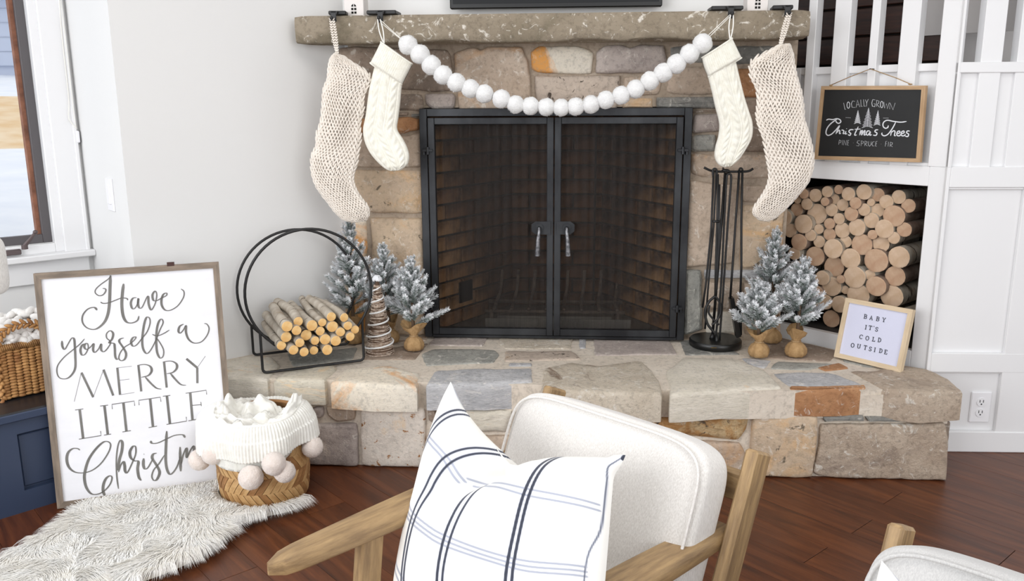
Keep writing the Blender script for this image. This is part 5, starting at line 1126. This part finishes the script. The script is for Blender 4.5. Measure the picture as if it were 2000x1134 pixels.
# letter board
L1 = V((1.052, -.246, ZH+.002)); L2 = V((1.228, -.428, ZH+.002)); lv = V((.037, .035, .219)); ls = (L2-L1).normalized(); ln = ls.cross(lv).normalized()
if ln.y > 0: ln = -ln
LB = thing('letter_board', (L1+L2)/2, 'small pale wood framed white letter board about cold weather, leaning on the log niche', 'letter board')
frame_sign(LB, L1, L2, L2+lv, L1+lv, ln, .0165, .022, M_palewood, M_letterbg, .006)
fn3 = lambda x, y: onp(x, y, L1-ln*.0045, ln)
GL = {'B': [[(-.4, -.5), (.15, -.5), (.38, -.36), (.36, -.14), (.12, -.02), (-.2, -.02)], [(.12, -.02), (.4, .1), (.42, .36), (.18, .5), (-.4, .5)], [(-.22, -.5), (-.22, .5)]],
 'A': [[(-.34, .5), (0, -.5), (.34, .5)], [(-.2, .15), (.2, .15)], [(-.5, .5), (-.2, .5)], [(.2, .5), (.5, .5)]],
 'Y': [[(-.38, -.5), (0, .02), (.38, -.5)], [(0, .02), (0, .5)], [(-.22, .5), (.22, .5)], [(-.52, -.5), (-.24, -.5)], [(.24, -.5), (.52, -.5)]],
 'I': [[(0, -.5), (0, .5)], [(-.2, -.5), (.2, -.5)], [(-.2, .5), (.2, .5)]],
 'T': [[(0, -.5), (0, .5)], [(-.42, -.28), (-.42, -.5), (.42, -.5), (.42, -.28)], [(-.2, .5), (.2, .5)]],
 "'": [[(0, -.5), (0, -.28)]],
 'S': [[(.32, -.26), (.3, -.44), (0, -.52), (-.3, -.4), (-.26, -.12), (.24, .08), (.34, .34), (.04, .52), (-.3, .42), (-.34, .24)]],
 'C': [[(.38, -.22), (.36, -.42), (.05, -.52), (-.32, -.36), (-.44, 0), (-.32, .36), (.05, .52), (.4, .3)]],
 'O': [[(0, -.52), (.34, -.36), (.46, 0), (.34, .36), (0, .52), (-.34, .36), (-.46, 0), (-.34, -.36), (0, -.52)]],
 'L': [[(-.2, -.5), (-.2, .5)], [(-.42, -.5), (.02, -.5)], [(-.42, .5), (.38, .5), (.38, .24)]],
 'D': [[(-.4, -.5), (.05, -.5), (.4, -.3), (.46, 0), (.4, .3), (.05, .5), (-.4, .5)], [(-.22, -.5), (-.22, .5)]],
 'U': [[(-.34, -.5), (-.34, .2), (-.2, .46), (.05, .5), (.28, .38), (.34, .2), (.34, -.5)], [(-.52, -.5), (-.16, -.5)], [(.16, -.5), (.52, -.5)]],
 'E': [[(-.22, -.5), (-.22, .5)], [(-.42, -.5), (.36, -.5), (.36, -.26)], [(-.22, 0), (.14, 0)], [(-.42, .5), (.4, .5), (.4, .24)]]}
for txt, P in (('BABY', [(512,276),(597,294),(688,310),(778,324)]), ("IT'S", [(520,430),(583,438),(632,440),(674,460)]), ('COLD', [(452,567),(540,586),(632,602),(712,612)]), ('OUTSIDE', [(330,688),(420,702),(512,720),(583,740),(648,752),(730,766),(804,784)])):
    for chx, (x, y) in zip(txt, P):
        mb = MB(); w_, h_ = 48, 58
        for st in GL[chx]:
            stroke(mb, [(x+a*w_*.985-b*h_*.17, y+b*h_*.98+a*w_*.20) for a, b in st], (1620, 580), 7.318, fn3, 8.5, straight=True, taper=False, n=ln, th=.0015)
        obj('letter', mb, M_letter, LB)

# ================================================================== BENCH BASKET, BLANKET, CUSHION
k0 = onz(9, 783, ZB); ed = -bD; ein = -bN; BH = .168; BL = .25; BDp = .24
WB = thing('woven_basket', k0, 'tall water-hyacinth basket with a braided handle on the navy bench behind the sign', 'basket')
mb = MB()
def bpnt(face, u, z, out=0):
    if face == 0: p = k0+ed*u-ein*out
    elif face == 1: p = k0+ein*u-ed*out
    elif face == 2: p = k0+ed*BL+ein*u+ed*out
    else: p = k0+ein*BDp+ed*u+ein*out
    fl = 1; return p+V((0, 0, z))
for face, L in ((0, BL), (1, BDp), (2, BDp), (3, BL)):
    t = ed if face in (0, 3) else ein; nn_ = (-ein, -ed, ed, ein)[face]; nc = int(L/.0205); nrw = int(BH/.0098)
    for c in range(nc):
        for r in range(nrw):
            u = (c+.5)/nc*L; z = .006+(r+.5*(1 if c % 2 else .55))*.0098
            mb.ell(bpnt(face, u, z, .002), t*.0128, nn_*.0075, V((0, 0, .0058))+t*.0012*(1 if (c+r) % 2 else -1), 7, 4)
obj('weave', mb, M_wicker, WB, smooth=True, kind='stuff', fixn=False)
mb = MB(); c = k0+ed*BL/2+ein*BDp/2; mb.obox(c+V((0, 0, BH/2)), ed*(BL/2-.004), ein*(BDp/2-.004), (0, 0, BH/2-.003)); obj('basket_core', mb, M_wicker2, WB)
mb = MB()
for face, L in ((0, BL), (1, BDp), (2, BDp), (3, BL)):
    t = ed if face in (0, 3) else ein; nn_ = (-ein, -ed, ed, ein)[face]; n = int(L/.0058)
    for i in range(n+1):
        mb.ell(bpnt(face, i/n*L, BH+.004, .002), t*.0036+V((0, 0, .003)), nn_*.0125, V((0, 0, .0125))-t*.003, 8, 6)
obj('rim', mb, M_wicker2, WB, smooth=True, fixn=False)
mb = MB(); n = 26
for i in range(n):
    a = PI*i/(n-1); u = .075-.078*math.cos(a); z = BH+.001+.072*math.sin(a)**.8; p = bpnt(0, u, z, .006)
    tg = (ed*math.sin(a)+V((0, 0, math.cos(a)*.9))).normalized(); sdv = tg.cross(ein).normalized(); s = 1 if i % 2 else -1
    mb.ell(p+sdv*.0065*s, (tg*.8+sdv*.5*-s).normalized()*.0135, sdv*.0075, ein*.009, 8, 5)
obj('braided_handle', mb, M_wicker, WB, smooth=True, fixn=False)
mb = MB()
for i in range(16):
    p = bpnt(0, -.004, BH-.012*i, .006); s = 1 if i % 2 else -1; mb.ell(p+ed*.004*s, V((0, 0, .0095))-ed*.004*s, ed*.007, ein*.008, 8, 5)
obj('corner_braid', mb, M_wicker, WB, smooth=True, fixn=False)
BK = thing('chunky_blanket', c+V((0, 0, BH)), 'white chunky arm-knit wool blanket heaped in the bench basket', 'blanket')
mb = MB(); rs = random.Random(12)
for r in range(9):
    for i in range(13):
        u = -.005+(BL-.0)*(i+.5*(r % 2))/12.5; w_ = .005+(BDp-.02)*r/8.5; z = BH+.012+.062*math.sin(PI*min(max(w_/BDp, .02), 1)**.7)*(.9+.25*math.sin(u*22+r))+.012*math.sin(r*1.9+i)
        p = k0+ed*u+ein*w_+V((0, 0, z)); s = 1 if (i+r) % 2 else -1
        mb.ell(p, (ed*.8+ein*.55*s+V((0, 0, .15*s))).normalized()*.022, (ein*.8-ed*.5*s).normalized()*.0125, V((0, 0, .0125)), 10, 7)
for i in range(7):
    for r in range(3):
        p = bpnt(0, .015+.018*i, BH+.012+.017*r, -.010-.008*r); s = 1 if (i+r) % 2 else -1; mb.ell(p, (ed*.75+V((0, 0, .5*s))).normalized()*.018, ein*.014, V((0, 0, .012))-ed*.004, 10, 7)
obj('knit_loops', mb, M_roving, BK, smooth=True, fixn=False)
def superq(c, ax, ay, az, e1=.35, e2=.35, nu=48, nv=24, fx=None):
    f = lambda v, e: math.copysign(abs(v)**e, v); P = []
    for i in range(nv+1):
        p = -PI/2+PI*i/nv; row = []
        for k in range(nu):
            a = 2*PI*k/nu; x = f(math.cos(p), e2)*f(math.cos(a), e1); y = f(math.cos(p), e2)*f(math.sin(a), e1); z = f(math.sin(p), e2)
            if fx: x, y, z = fx(x, y, z)
            row.append(V(c)+V(ax)*x+V(ay)*y+V(az)*z)
        P.append(row)
    return MB().grid(P, True)
cc = onp(-46, 522, bP-bN*.30, bN); CU = thing('bench_cushion', cc-V((0, 0, .1)), 'cream cushion standing on the bench at the very left edge, behind the basket', 'cushion')
obj('cushion_cover', superq(cc, bD*.09, V((0, 0, .10)), bN*.035, .4, .8), M_linen, CU, smooth=True)

# ================================================================== SHEEPSKIN, BASKET, THROW
out = [(0,1112),(60,1082),(110,1056),(150,1022),(180,985),(215,967),(330,930),(430,912),(560,925),(585,975),(575,996),(510,1012),(460,1030),(425,1062),(385,1092),(330,1118),(250,1150),(100,1230),(-150,1250),(-200,1170),(-60,1130)]
op_ = [onz(x, y, 0) for x, y in out]; RUG = thing('sheepskin_rug', (-1.2, -1.1, 0), 'fluffy white sheepskin rug on the wood floor before the large sign', 'rug')
pts = [V((p.x, p.y, 0)) for p in smooth_path([(p.x, p.y) for p in op_], 4, closed=True)]; cen = sum(pts, V((0, 0, 0)))/len(pts); nn_ = len(pts)
vs = []; 
for k, z in ((1, .002), (.97, .014), (.8, .020), (.5, .022), (.2, .022)): vs += [cen+(p-cen)*k+V((0, 0, z)) for p in pts]
fs = [(i*nn_+k, i*nn_+(k+1) % nn_, (i+1)*nn_+(k+1) % nn_, (i+1)*nn_+k) for i in range(4) for k in range(nn_)]; fs.append(tuple(4*nn_+k for k in range(nn_)))
m_hide = pm('sheepskin_base', S(222, 214, 200), rough=.95, bump=.5, bscale=80); obj('hide', MB().add(vs, fs), m_hide, RUG, smooth=True)
def inside(x, y):
    c_ = False; j = nn_-1
    for i in range(nn_):
        xi_, yi_, xj, yj = pts[i].x, pts[i].y, pts[j].x, pts[j].y
        if (yi_ > y) != (yj > y) and x < (xj-xi_)*(y-yi_)/(yj-yi_)+xi_: c_ = not c_
        j = i
    return c_
rs = random.Random(5); mb = MB(); cnt = 0; fv = []; ff = []; fg = []
xs = [p.x for p in pts]; ys = [p.y for p in pts]; bk = V((-.92, -.845, 0))
while cnt < 62000:
    x = rs.uniform(max(min(xs), -1.9), max(xs)); y = rs.uniform(max(min(ys), -1.75), max(ys))
    if not inside(x, y): continue
    if (x-bk.x)**2+(y-bk.y)**2 < .145**2 or (V((x, y, 0))-B1).dot(sn) < .006: cnt += 0; 
    if (x-bk.x)**2+(y-bk.y)**2 < .145**2: continue
    if (V((x, y, 0))-B1).dot(sn) < .012 and sd_.dot(V((x, y, 0))-B1) < .62: continue
    cnt += 1
    a = 3.4*noise.noise(V((x*3.2, y*3.2, 0)))+1.7*noise.noise(V((x*11, y*11, 4)))-2.2; lean = .75+.5*noise.noise(V((x*8, y*8, 9)))
    d = V((math.cos(a), math.sin(a), 0))
    dd = min((x-p.x)**2+(y-p.y)**2 for p in pts[::3])**.5
    if dd < .06: q = V((x, y, 0))-cen; q.normalize(); d = (d*dd/.06+q*(1.2-dd/.06)).normalized(); lean = 1.1
    tob = V((x, y, 0))-bk
    if tob.length < .21: d = (d*.4+tob.normalized()).normalized()
    ds = (V((x, y, 0))-B1).dot(sn)
    if ds < .08 and sd_.dot(V((x, y, 0))-B1) < .62: d = (d*.3+V((sn.x, sn.y, 0)).normalized()).normalized()
    L = rs.uniform(.040, .072); w_ = V((-d.y, d.x, 0))*rs.uniform(.0005, .0010); b = V((x, y, .012)); cl = .5+.4*noise.noise(V((x*16, y*16, 2)))+rs.uniform(-.18, .18)
    p1 = b+d*L*.25*lean+V((0, 0, L*.42)); p2 = b+d*L*.62*lean+V((0, 0, L*(.60-.15*lean))); p3 = b+d*L*.98*lean+V((rs.uniform(-.004, .004), rs.uniform(-.004, .004), L*(.52-.42*lean*.8)))
    if p3.z < .006: p3.z = .006
    n0 = len(fv); fv += [b-w_, b+w_, p1-w_, p1+w_, p2-w_*.7, p2+w_*.7, p3]; ff += [(n0, n0+1, n0+3, n0+2), (n0+2, n0+3, n0+5, n0+4), (n0+4, n0+5, n0+6)]
    fg += [(cl*.35, 0, 0)]*2+[(cl*.8, 0, 0)]*2+[(min(1, cl+.25), 0, 0)]*2+[(min(1, cl+.4), 0, 0)]
obj('wool', MB().add(fv, ff, fg), M_fur, RUG, kind='stuff', fixn=False)

# herringbone basket
bk = V((-.928, -.842, .004)); HB = .272
BS = thing('bamboo_basket', bk, 'round herringbone-woven bamboo basket standing on the sheepskin beside the sign', 'basket')
def brad(z): u = z/HB; return .126+.020*math.sin(PI*min(1, u*.9+.12))**.8-.004*u
obj('basket_wall', MB().lathe(bk, [(.01, .004)]+[(brad(HB*i/12)-.004, HB*i/12) for i in range(13)]+[(brad(HB*i/12)-.008, HB*i/12) for i in range(12, -1, -1)]+[(.01, .01)], 48), pm('basket_inner', S(128, 92, 54), rough=.8, scale=20), BS, smooth=True, sharp=60)
nbd, nk = 5, 38; bh = (HB-.012)/nbd
for b_ in range(nbd):
    var = []
    for v_ in range(4):
        mb = MB(); z0 = .003+b_*bh; z1 = z0+bh*1.02; da = 2*PI/nk; sl = da*1.5*(1 if b_ % 2 else -1); seg = 4; vs = []; gs = []; tw = random.uniform(.001, .0028)
        for i in range(seg+1):
            u = i/seg; z = z0+(z1-z0)*u; a = -sl/2+sl*u; hw = da*.46
            for e in (-1, 1):
                r = brad(z)+.0008+tw*math.sin(PI*u)+(.0012 if e > 0 else 0)
                vs.append(bk+V((math.cos(a+e*hw)*r, math.sin(a+e*hw)*r, z))); gs.append((u*bh*1.5+v_, e*.004, 0))
            for e in (-1, 1):
                r = brad(z)-.004; vs.append(bk+V((math.cos(a+e*hw)*r, math.sin(a+e*hw)*r, z))); gs.append((u*bh*1.5+v_, e*.004, .003))
        fs = []
        for i in range(seg): o_ = i*4; fs += [(o_, o_+1, o_+5, o_+4), (o_+1, o_+3, o_+7, o_+5), (o_, o_+4, o_+6, o_+2)]
        fs += [(0, 2, 3, 1), (seg*4, seg*4+1, seg*4+3, seg*4+2)]
        o = obj('bamboo_strip', mb.add(vs, fs, gs), M_bamboo if v_ != 3 else M_bamboo2, BS, smooth=False); var.append(o.data); bpy.data.objects.remove(o)
    for k in range(nk):
        o = bpy.data.objects.new('bamboo_strip', var[(k*7+b_*3+(k//3)) % 4]); COL.objects.link(o); o.parent = BS; o.rotation_euler = (0, 0, 2*PI*k/nk+b_*.08)
obj('rim', MB().tube([bk+V((math.cos(2*PI*k/48)*(brad(HB)), math.sin(2*PI*k/48)*(brad(HB)), HB)) for k in range(48)], .007, 8, closed=True), M_bamboo2, BS, smooth=True)
TH = thing('knit_throw', bk+V((0, 0, HB)), 'ivory ribbed knit throw with blush pom-poms heaped over the bamboo basket', 'throw blanket')
def thr():
    NA, NT = 560, 84; P = []
    def ang(a, c_, w_): d = (a-c_+PI) % (2*PI)-PI; return math.exp(-(d/w_)**2)
    for i in range(NT+1):
        t = i/NT; row = []
        for k in range(NA):
            a = 2*PI*k/NA; c_, s_ = math.cos(a), math.sin(a)
            left = ang(a, PI*1.0, .75); front = ang(a, -PI/2, 1.2); right = ang(a, -.25, .75); back = ang(a, PI/2, .95)
            zend = .172*front+.195*left+.205*right+.262*back; ww = front+left+right+back; zend /= ww
            rim = .138; fold = .009*math.sin(a*5+1)+.007*math.sin(a*8+2.1)
            if t < .5:
                u = t/.5; r = rim*u**.8
                z = HB-.015+.030*u+.052*ang(a, .15, .55)*math.exp(-((u-.80)/.30)**2)+.026*ang(a, PI*.93, .7)*math.exp(-((u-.85)/.3)**2)+.030*ang(a, 1.9, .5)*math.exp(-((u-.5)/.25)**2)-.045*ang(a, 1.15, .35)*math.exp(-((u-.8)/.3)**2)+.030*noise.noise(V((c_*u*4.5, s_*u*4.5, 3)))+.012*math.sin(u*9+a*2)*(u*(1-u)*4)
                z -= .07*back*u*u*.5
            else:
                u = (t-.5)/.5; r = rim+.026*math.sin(min(1, u*1.25)*PI/2)+.046*left*math.sin(min(1, u*1.6)*PI/2)+fold*u+.010*right*u
                zt = HB+.015+.052*ang(a, .15, .55)*math.exp(-.45)+.026*ang(a, PI*.93, .7)*math.exp(-.25)-.07*back*.5-.045*ang(a, 1.15, .35)*.64
                z = zt+(zend-zt)*u+.018*math.sin(u*PI)*(1)
                if .60 < u: r += .004
            rib = .0021*math.cos(a*104)*min(1, t*3)
            if t < .55: rib = .0020*math.cos(r*560+2*math.sin(a*3))
            row.append(bk+V((c_*(r+rib), s_*(r+rib), z+(rib if t < .5 else 0))))
        P.append(row)
    return MB().grid(P, True)
o = obj('knit_cloth', thr(), M_throw, TH, smooth=True)
sm = o.modifiers.new('thickness', 'SOLIDIFY'); sm.thickness = .004; sm.offset = -1
# second lower hem layer showing below the fold
mb = MB(); P = []
for i in range(9):
    u = i/8; row = []
    for k in range(200):
        a = -2.75+2.15*k/199; r = .152+.0024*math.cos(k*2.2)+.004; row.append(bk+V((math.cos(a)*r, math.sin(a)*r, .215-.075*u*(1-.5*abs((a+1.75)/1.1)**3))))
    P.append(row)
o = obj('inner_hem', mb.grid(P), M_throw, TH, smooth=True); sm = o.modifiers.new('thickness', 'SOLIDIFY'); sm.thickness = .004
for i, (px, py, rp, dd) in enumerate([(390,897,21,.165),(417,884,23,.175),(490,932,24,.178),(535,905,23,.19),(556,921,21,.17),(610,872,21,.06)]):
    yv = bk.y-dd if i != 5 else bk.y-.02
    if i < 2: yv = bk.y-.085-.03*i
    p = ony(px, py, yv); r = rp*(p-CAM).dot(FW)/F_; pom(p, r, 50+i, M_pom2, TH, 'pom_pom', sub=4, amp=.06)

# ================================================================== CHAIRS
CF = V((-.66, -.751, 0)); CS = V((.751, -.66, 0)); CA = V((.038, -1.474, 0))
def cp(s, f, z): return CA+CS*s+CF*f+V((0, 0, z))
CW = .53
def chair(label, linen):
    T = thing('lounge_chair', cp(CW/2, .3, 0), label, 'armchair', 'matching oak lounge chairs facing away from the fireplace')
    for s in (0, CW):
        mb = MB(); a, b = cp(s, .17, .20), cp(s, .0, .600); mb.beam(a, b, .027, .062, up=CF, ch=.005); obj('back_post', mb, M_oak, T)
        mb = MB(); mb.beam(cp(s, .20, .30), cp(s, -.02, 0.0), .027, .045, up=CF, ch=.004); obj('leg', mb, M_oak, T)
        mb = MB(); mb.beam(cp(s-(-1 if s == 0 else 1)*.025, .555, .455), cp(s-(-1 if s == 0 else 1)*.015, .60, 0.0), .028, .052, up=CF, ch=.004); obj('leg', mb, M_oak, T)
        obj('side_rail', MB().beam(cp(s, .10, .235), cp(s, .60, .245), .024, .055, ch=.004), M_oak, T)
        # tapering armrest with a rounded nose
        sg = -1 if s == 0 else 1; n = 26; P = []; G_ = []; so = s-.010 if s == 0 else s-.040
        for i in range(n+1):
            u = i/n; f = .06+u*.72; z = .458+.014*u-(.018 if s else 0); w_ = .060*(1-.15*u); h = .038
            e = max(0, (u-.90)/.10); k = math.sqrt(max(0, 1-e*e)); k = max(k, .12); e2 = max(0, (.03-u)/.03); row = []
            off = -.030*sg*0; w_ = (.044+.030*math.sin(PI*min(1, u*1.0+.08)))*k
            for (a, b) in ((-1, -.7), (-1, .2), (-.93, .75), (-.75, 1), (0, 1.04), (.75, 1), (.93, .75), (1, .2), (1, -.7), (.85, -1), (0, -1), (-.85, -1)):
                p = cp(so-sg*(.052 if s == 0 else .02)*u+a*w_/2, f, z+b*h/2*(.55+.45*k)); row.append(p); G_.append((f, a*w_/2, b*h/2+s))
            P.append(row)
        mb = MB().grid(P, True); m = 12; mb.add(P[0], [tuple(range(m))]); mb.add(P[-1], [tuple(range(m))]); mb.g = G_+G_[:12]+G_[-12:]
        obj('armrest', mb, M_oak, T, smooth=True, sharp=60)
    obj('top_rail', MB().beam(cp(0, .028, .53), cp(CW, .028, .53), .022, .06, ch=.004), M_oak, T)
    obj('lower_rail', MB().beam(cp(0, .12, .30), cp(CW, .12, .30), .022, .05, ch=.004), M_oak, T)
    obj('front_rail', MB().beam(cp(0, .60, .235), cp(CW, .60, .235), .024, .06, ch=.004), M_oak, T)
    c = cp(CW/2, .35, .300); fx = lambda x, y, z: (x, y, z*(1+.18*(1-x*x)*(1-y*y)))
    obj('seat_cushion', superq(c, CS*(CW/2-.03), CF*.24, V((0, 0, .05)), .28, .45, 64, 24, fx), linen, T, smooth=True)
    # back cushion, reclined
    bu = (V((0, 0, 1))*.93-CF*.37).normalized(); bf = (CF*.93+V((0, 0, 1))*.37).normalized(); c = cp(CW/2-.010, .143, .462)
    hw, hh, ht = CW/2-.012, .172, .056
    fx2 = lambda x, y, z: (x*(1+.0*z), y*(1+.02*(1-x*x)), z*(1+.10*(1-x*x)*(1-y*y)))
    bc = obj('back_cushion', superq(c, CS*hw, bu*hh, bf*ht, .30, .30, 96, 40, fx2), linen, T, smooth=True)
    f = lambda v, e: math.copysign(abs(v)**e, v)
    lp = [c+CS*hw*.965*f(math.cos(a), .34)+bu*hh*.95*f(math.sin(a), .34)+bf*ht*.99 for a in [2*PI*k/120 for k in range(120)]]
    obj('piping', MB().tube(lp, .0032, 6, closed=True), linen, bc, smooth=True)
    return T
CH1 = chair('oak-framed lounge chair with cream cushions in the centre foreground, holding a windowpane check pillow', M_linen)
# plaid pillow, karate-chopped
pil_out_L = [(880,745),(868,775),(852,830),(832,900),(812,975),(797,1030),(785,1085),(775,1134),(768,1180),(765,1215)]
pil_out_R = [(1222,888),(1214,906),(1200,930),(1196,960),(1192,1010),(1188,1060),(1184,1110),(1181,1150),(1180,1200),(1182,1235)]
pil_top = [(880,745),(888,760),(905,795),(935,835),(968,872),(1000,908),(1035,900),(1075,895),(1120,893),(1165,893),(1192,893),(1205,888),(1222,888)]
pil_bot = [(765,1215),(850,1225),(950,1240),(1060,1245),(1182,1235)]
QN = (CF*math.cos(.62)+V((0, 0, math.sin(.62)))).normalized(); QP = cp(.2, .37, .56)
def resamp(pts, n):
    P = smooth_path(pts, 8); d = [0]
    for i in range(1, len(P)): d.append(d[-1]+(P[i]-P[i-1]).length)
    out = []; j = 0
    for k in range(n+1):
        t = d[-1]*k/n
        while j < len(P)-2 and d[j+1] < t: j += 1
        s = (t-d[j])/max(d[j+1]-d[j], 1e-9); q = P[j].lerp(P[j+1], min(max(s, 0), 1)); out.append((q.x, q.y))
    return np.array(out)
def pillow():
    NU, NV = 300, 300
    Lc, Rc_, Tc, Bc = resamp(pil_out_L, NV), resamp(pil_out_R, NV), resamp(pil_top, NU), resamp(pil_bot, NU)
    u = np.linspace(0, 1, NU+1)[None, :, None]; v = np.linspace(0, 1, NV+1)[:, None, None]
    Cn = (1-v)*Tc[None]+v*Bc[None]+(1-u)*Lc[:, None]+u*Rc_[:, None]-((1-u)*(1-v)*Tc[0]+u*(1-v)*Tc[-1]+(1-u)*v*Bc[0]+u*v*Bc[-1])
    X, Y = Cn[..., 0], Cn[..., 1]; uu, v_ = u[..., 0], v[..., 0]
    bulge = .075*np.clip((1-(2*uu-1)**4)*(1-(2*v_-1)**4), 0, 1)**.6*np.ones_like(X)
    # crease from the chopped valley running down
    cx_, cy_ = np.array([1000., 907.]), np.array([905., 985.]); dseg = cy_-cx_; LL = (dseg**2).sum()
    tt = np.clip(((X-cx_[0])*dseg[0]+(Y-cx_[1])*dseg[1])/LL, 0, 1); ex, ey = X-(cx_[0]+tt*dseg[0]), Y-(cx_[1]+tt*dseg[1])
    dist = np.sqrt(ex**2+ey**2); dep = .052*np.exp(-(dist/16)**2)*(1-tt*.75)+.042*np.exp(-(dist/48)**2)*(1-tt*.6)
    side = np.sign(ex*dseg[1]-ey*dseg[0]); h = bulge-dep
    lines = []
    def pl(pts, w_, k): lines.append((np.array([(p.x, p.y) for p in smooth_path(pts, 5)]), w_, k))
    for a, w_ in (([(928,800),(905,806),(868,846),(846,880)],2.2),([(936,808),(908,817),(874,856),(851,890)],2.0),([(982,875),(940,888),(900,916),(868,964),(842,1020),(820,1134),(810,1215)],2.0),([(988,882),(950,896),(910,925),(879,970),(851,1025),(827,1134),(818,1215)],2.0),
      ([(984,922),(955,958),(934,1008),(918,1060),(903,1134),(890,1230)],2.6),([(994,925),(966,963),(948,1010),(930,1064),(914,1134),(902,1230)],2.2),([(1102,895),(1085,925),(1070,975),(1055,1040),(1037,1134),(1025,1240)],3.0),([(1111,895),(1096,925),(1081,975),(1066,1040),(1049,1134),(1038,1240)],2.8)): pl(a, w_, 1)
    for a in ([(848,860),(880,889),(903,914),(921,953)],[(855,856),(889,886),(914,915),(929,950)],[(934,944),(1000,956),(1080,977),(1184,993)],[(938,955),(1000,966),(1080,990),(1184,1004)],
      [(815,974),(835,1008),(880,1043),(920,1065),(1000,1095),(1080,1114),(1166,1116)],[(811,984),(831,1016),(878,1052),(918,1074),(1000,1104),(1080,1124),(1166,1125)],[(808,992),(829,1024),(876,1060),(916,1083),(1000,1112),(1080,1133),(1166,1134)],[(784,1082),(802,1112),(830,1150)],[(780,1092),(795,1120),(815,1150)]): pl(a, 2.0, .42)
    pl([(1221,890),(1208,905),(1196,922),(1192,960),(1184,1040),(1168,1100),(1158,1200)], .7, .85); pl([(884,748),(905,792),(938,833),(970,868),(1000,905)], 1.2, .6); pl([(1222,888),(1219,896)], 4, 1)
    ink = np.zeros_like(X)
    for P, w_, k in lines:
        m = np.full(X.shape, 1e9)
        for i in range(len(P)-1):
            a, b = P[i], P[i+1]; d = b-a; L2_ = max((d**2).sum(), 1e-9); t = np.clip(((X-a[0])*d[0]+(Y-a[1])*d[1])/L2_, 0, 1); m = np.minimum(m, (X-(a[0]+t*d[0]))**2+(Y-(a[1]+t*d[1]))**2)
        m = np.sqrt(m); ink = np.maximum(ink, k*np.clip((w_*1.0+.8-m)/1.2, 0, 1))
    T = thing('check_pillow', cp(.25, .25, .4), 'ivory navy-checked pillow with a chopped top, on the cream chair in front', 'pillow')
    front = []; gs = []
    for i in range(NV+1):
        for j in range(NU+1):
            p = onp(float(X[i, j]), float(Y[i, j]), QP, QN); front.append(p+QN*float(h[i, j])); gs.append((float(ink[i, j]), 0, 0))
    W_ = NU+1; fs = [(i*W_+j, i*W_+j+1, (i+1)*W_+j+1, (i+1)*W_+j) for i in range(NV) for j in range(NU)]
    me_mb = MB().add(front, fs, gs)
    # plain back
    st = 10; bk_ = []; 
    idx = lambda i, j: i*W_+j
    nb_ = NV//st
    for i in range(nb_+1):
        for j in range(nb_+1):
            ii, jj = i*st, j*st; p = onp(float(X[ii, jj]), float(Y[ii, jj]), QP, QN); bk_.append(p-QN*float(bulge[ii, jj])*.45)
    fs2 = [(i*(nb_+1)+j, (i+1)*(nb_+1)+j, (i+1)*(nb_+1)+j+1, i*(nb_+1)+j+1) for i in range(nb_) for j in range(nb_)]
    me_mb.add(bk_, fs2, [(0, 0, 0)]*len(bk_))
    m, nt, bs = newmat('checked_cotton'); a = N(nt, 'ShaderNodeAttribute', attribute_name='gc'); sp_ = N(nt, 'ShaderNodeSeparateXYZ'); nt.links.new(a.outputs['Vector'], sp_.inputs[0])
    nt.links.new(ramp(nt, sp_.outputs[0], [(0, S(243, 241, 236)), (.42, S(168, 172, 186)), (.9, S(52, 56, 70))]), bs.inputs['Base Color']); bs.inputs['Roughness'].default_value = .9; bs.inputs['Sheen Weight'].default_value = .2
    bumpn(nt, bs, noise_n(nt, coords(nt), 700, 3), .12, .001)
    obj('pillow_cover', me_mb, m, T, smooth=True, fixn=False)
    return T
PI1 = pillow()
off2 = V((.563, -.635, 0))
CH2 = copytree(CH1); CH2.location = CH1.location+off2; CH2['label'] = 'oak-framed lounge chair with pale grey cushions cut off at the lower right corner'
for ch_ in CH2.children:
    if ch_.name.startswith(('back_cushion', 'seat_cushion')):
        ch_.data = ch_.data.copy(); ch_.data.materials[0] = M_linen2
        for g in ch_.children: g.data = g.data.copy(); g.data.materials[0] = M_linen2
PI2 = copytree(PI1); PI2.location = PI1.location+onp(1722, 1094, QP+off2+CF*.10, QN)-onp(880, 745, QP, QN); PI2['label'] = 'navy checked ivory pillow on the grey chair at the lower right corner'
del CH1['group'], CH2['group']
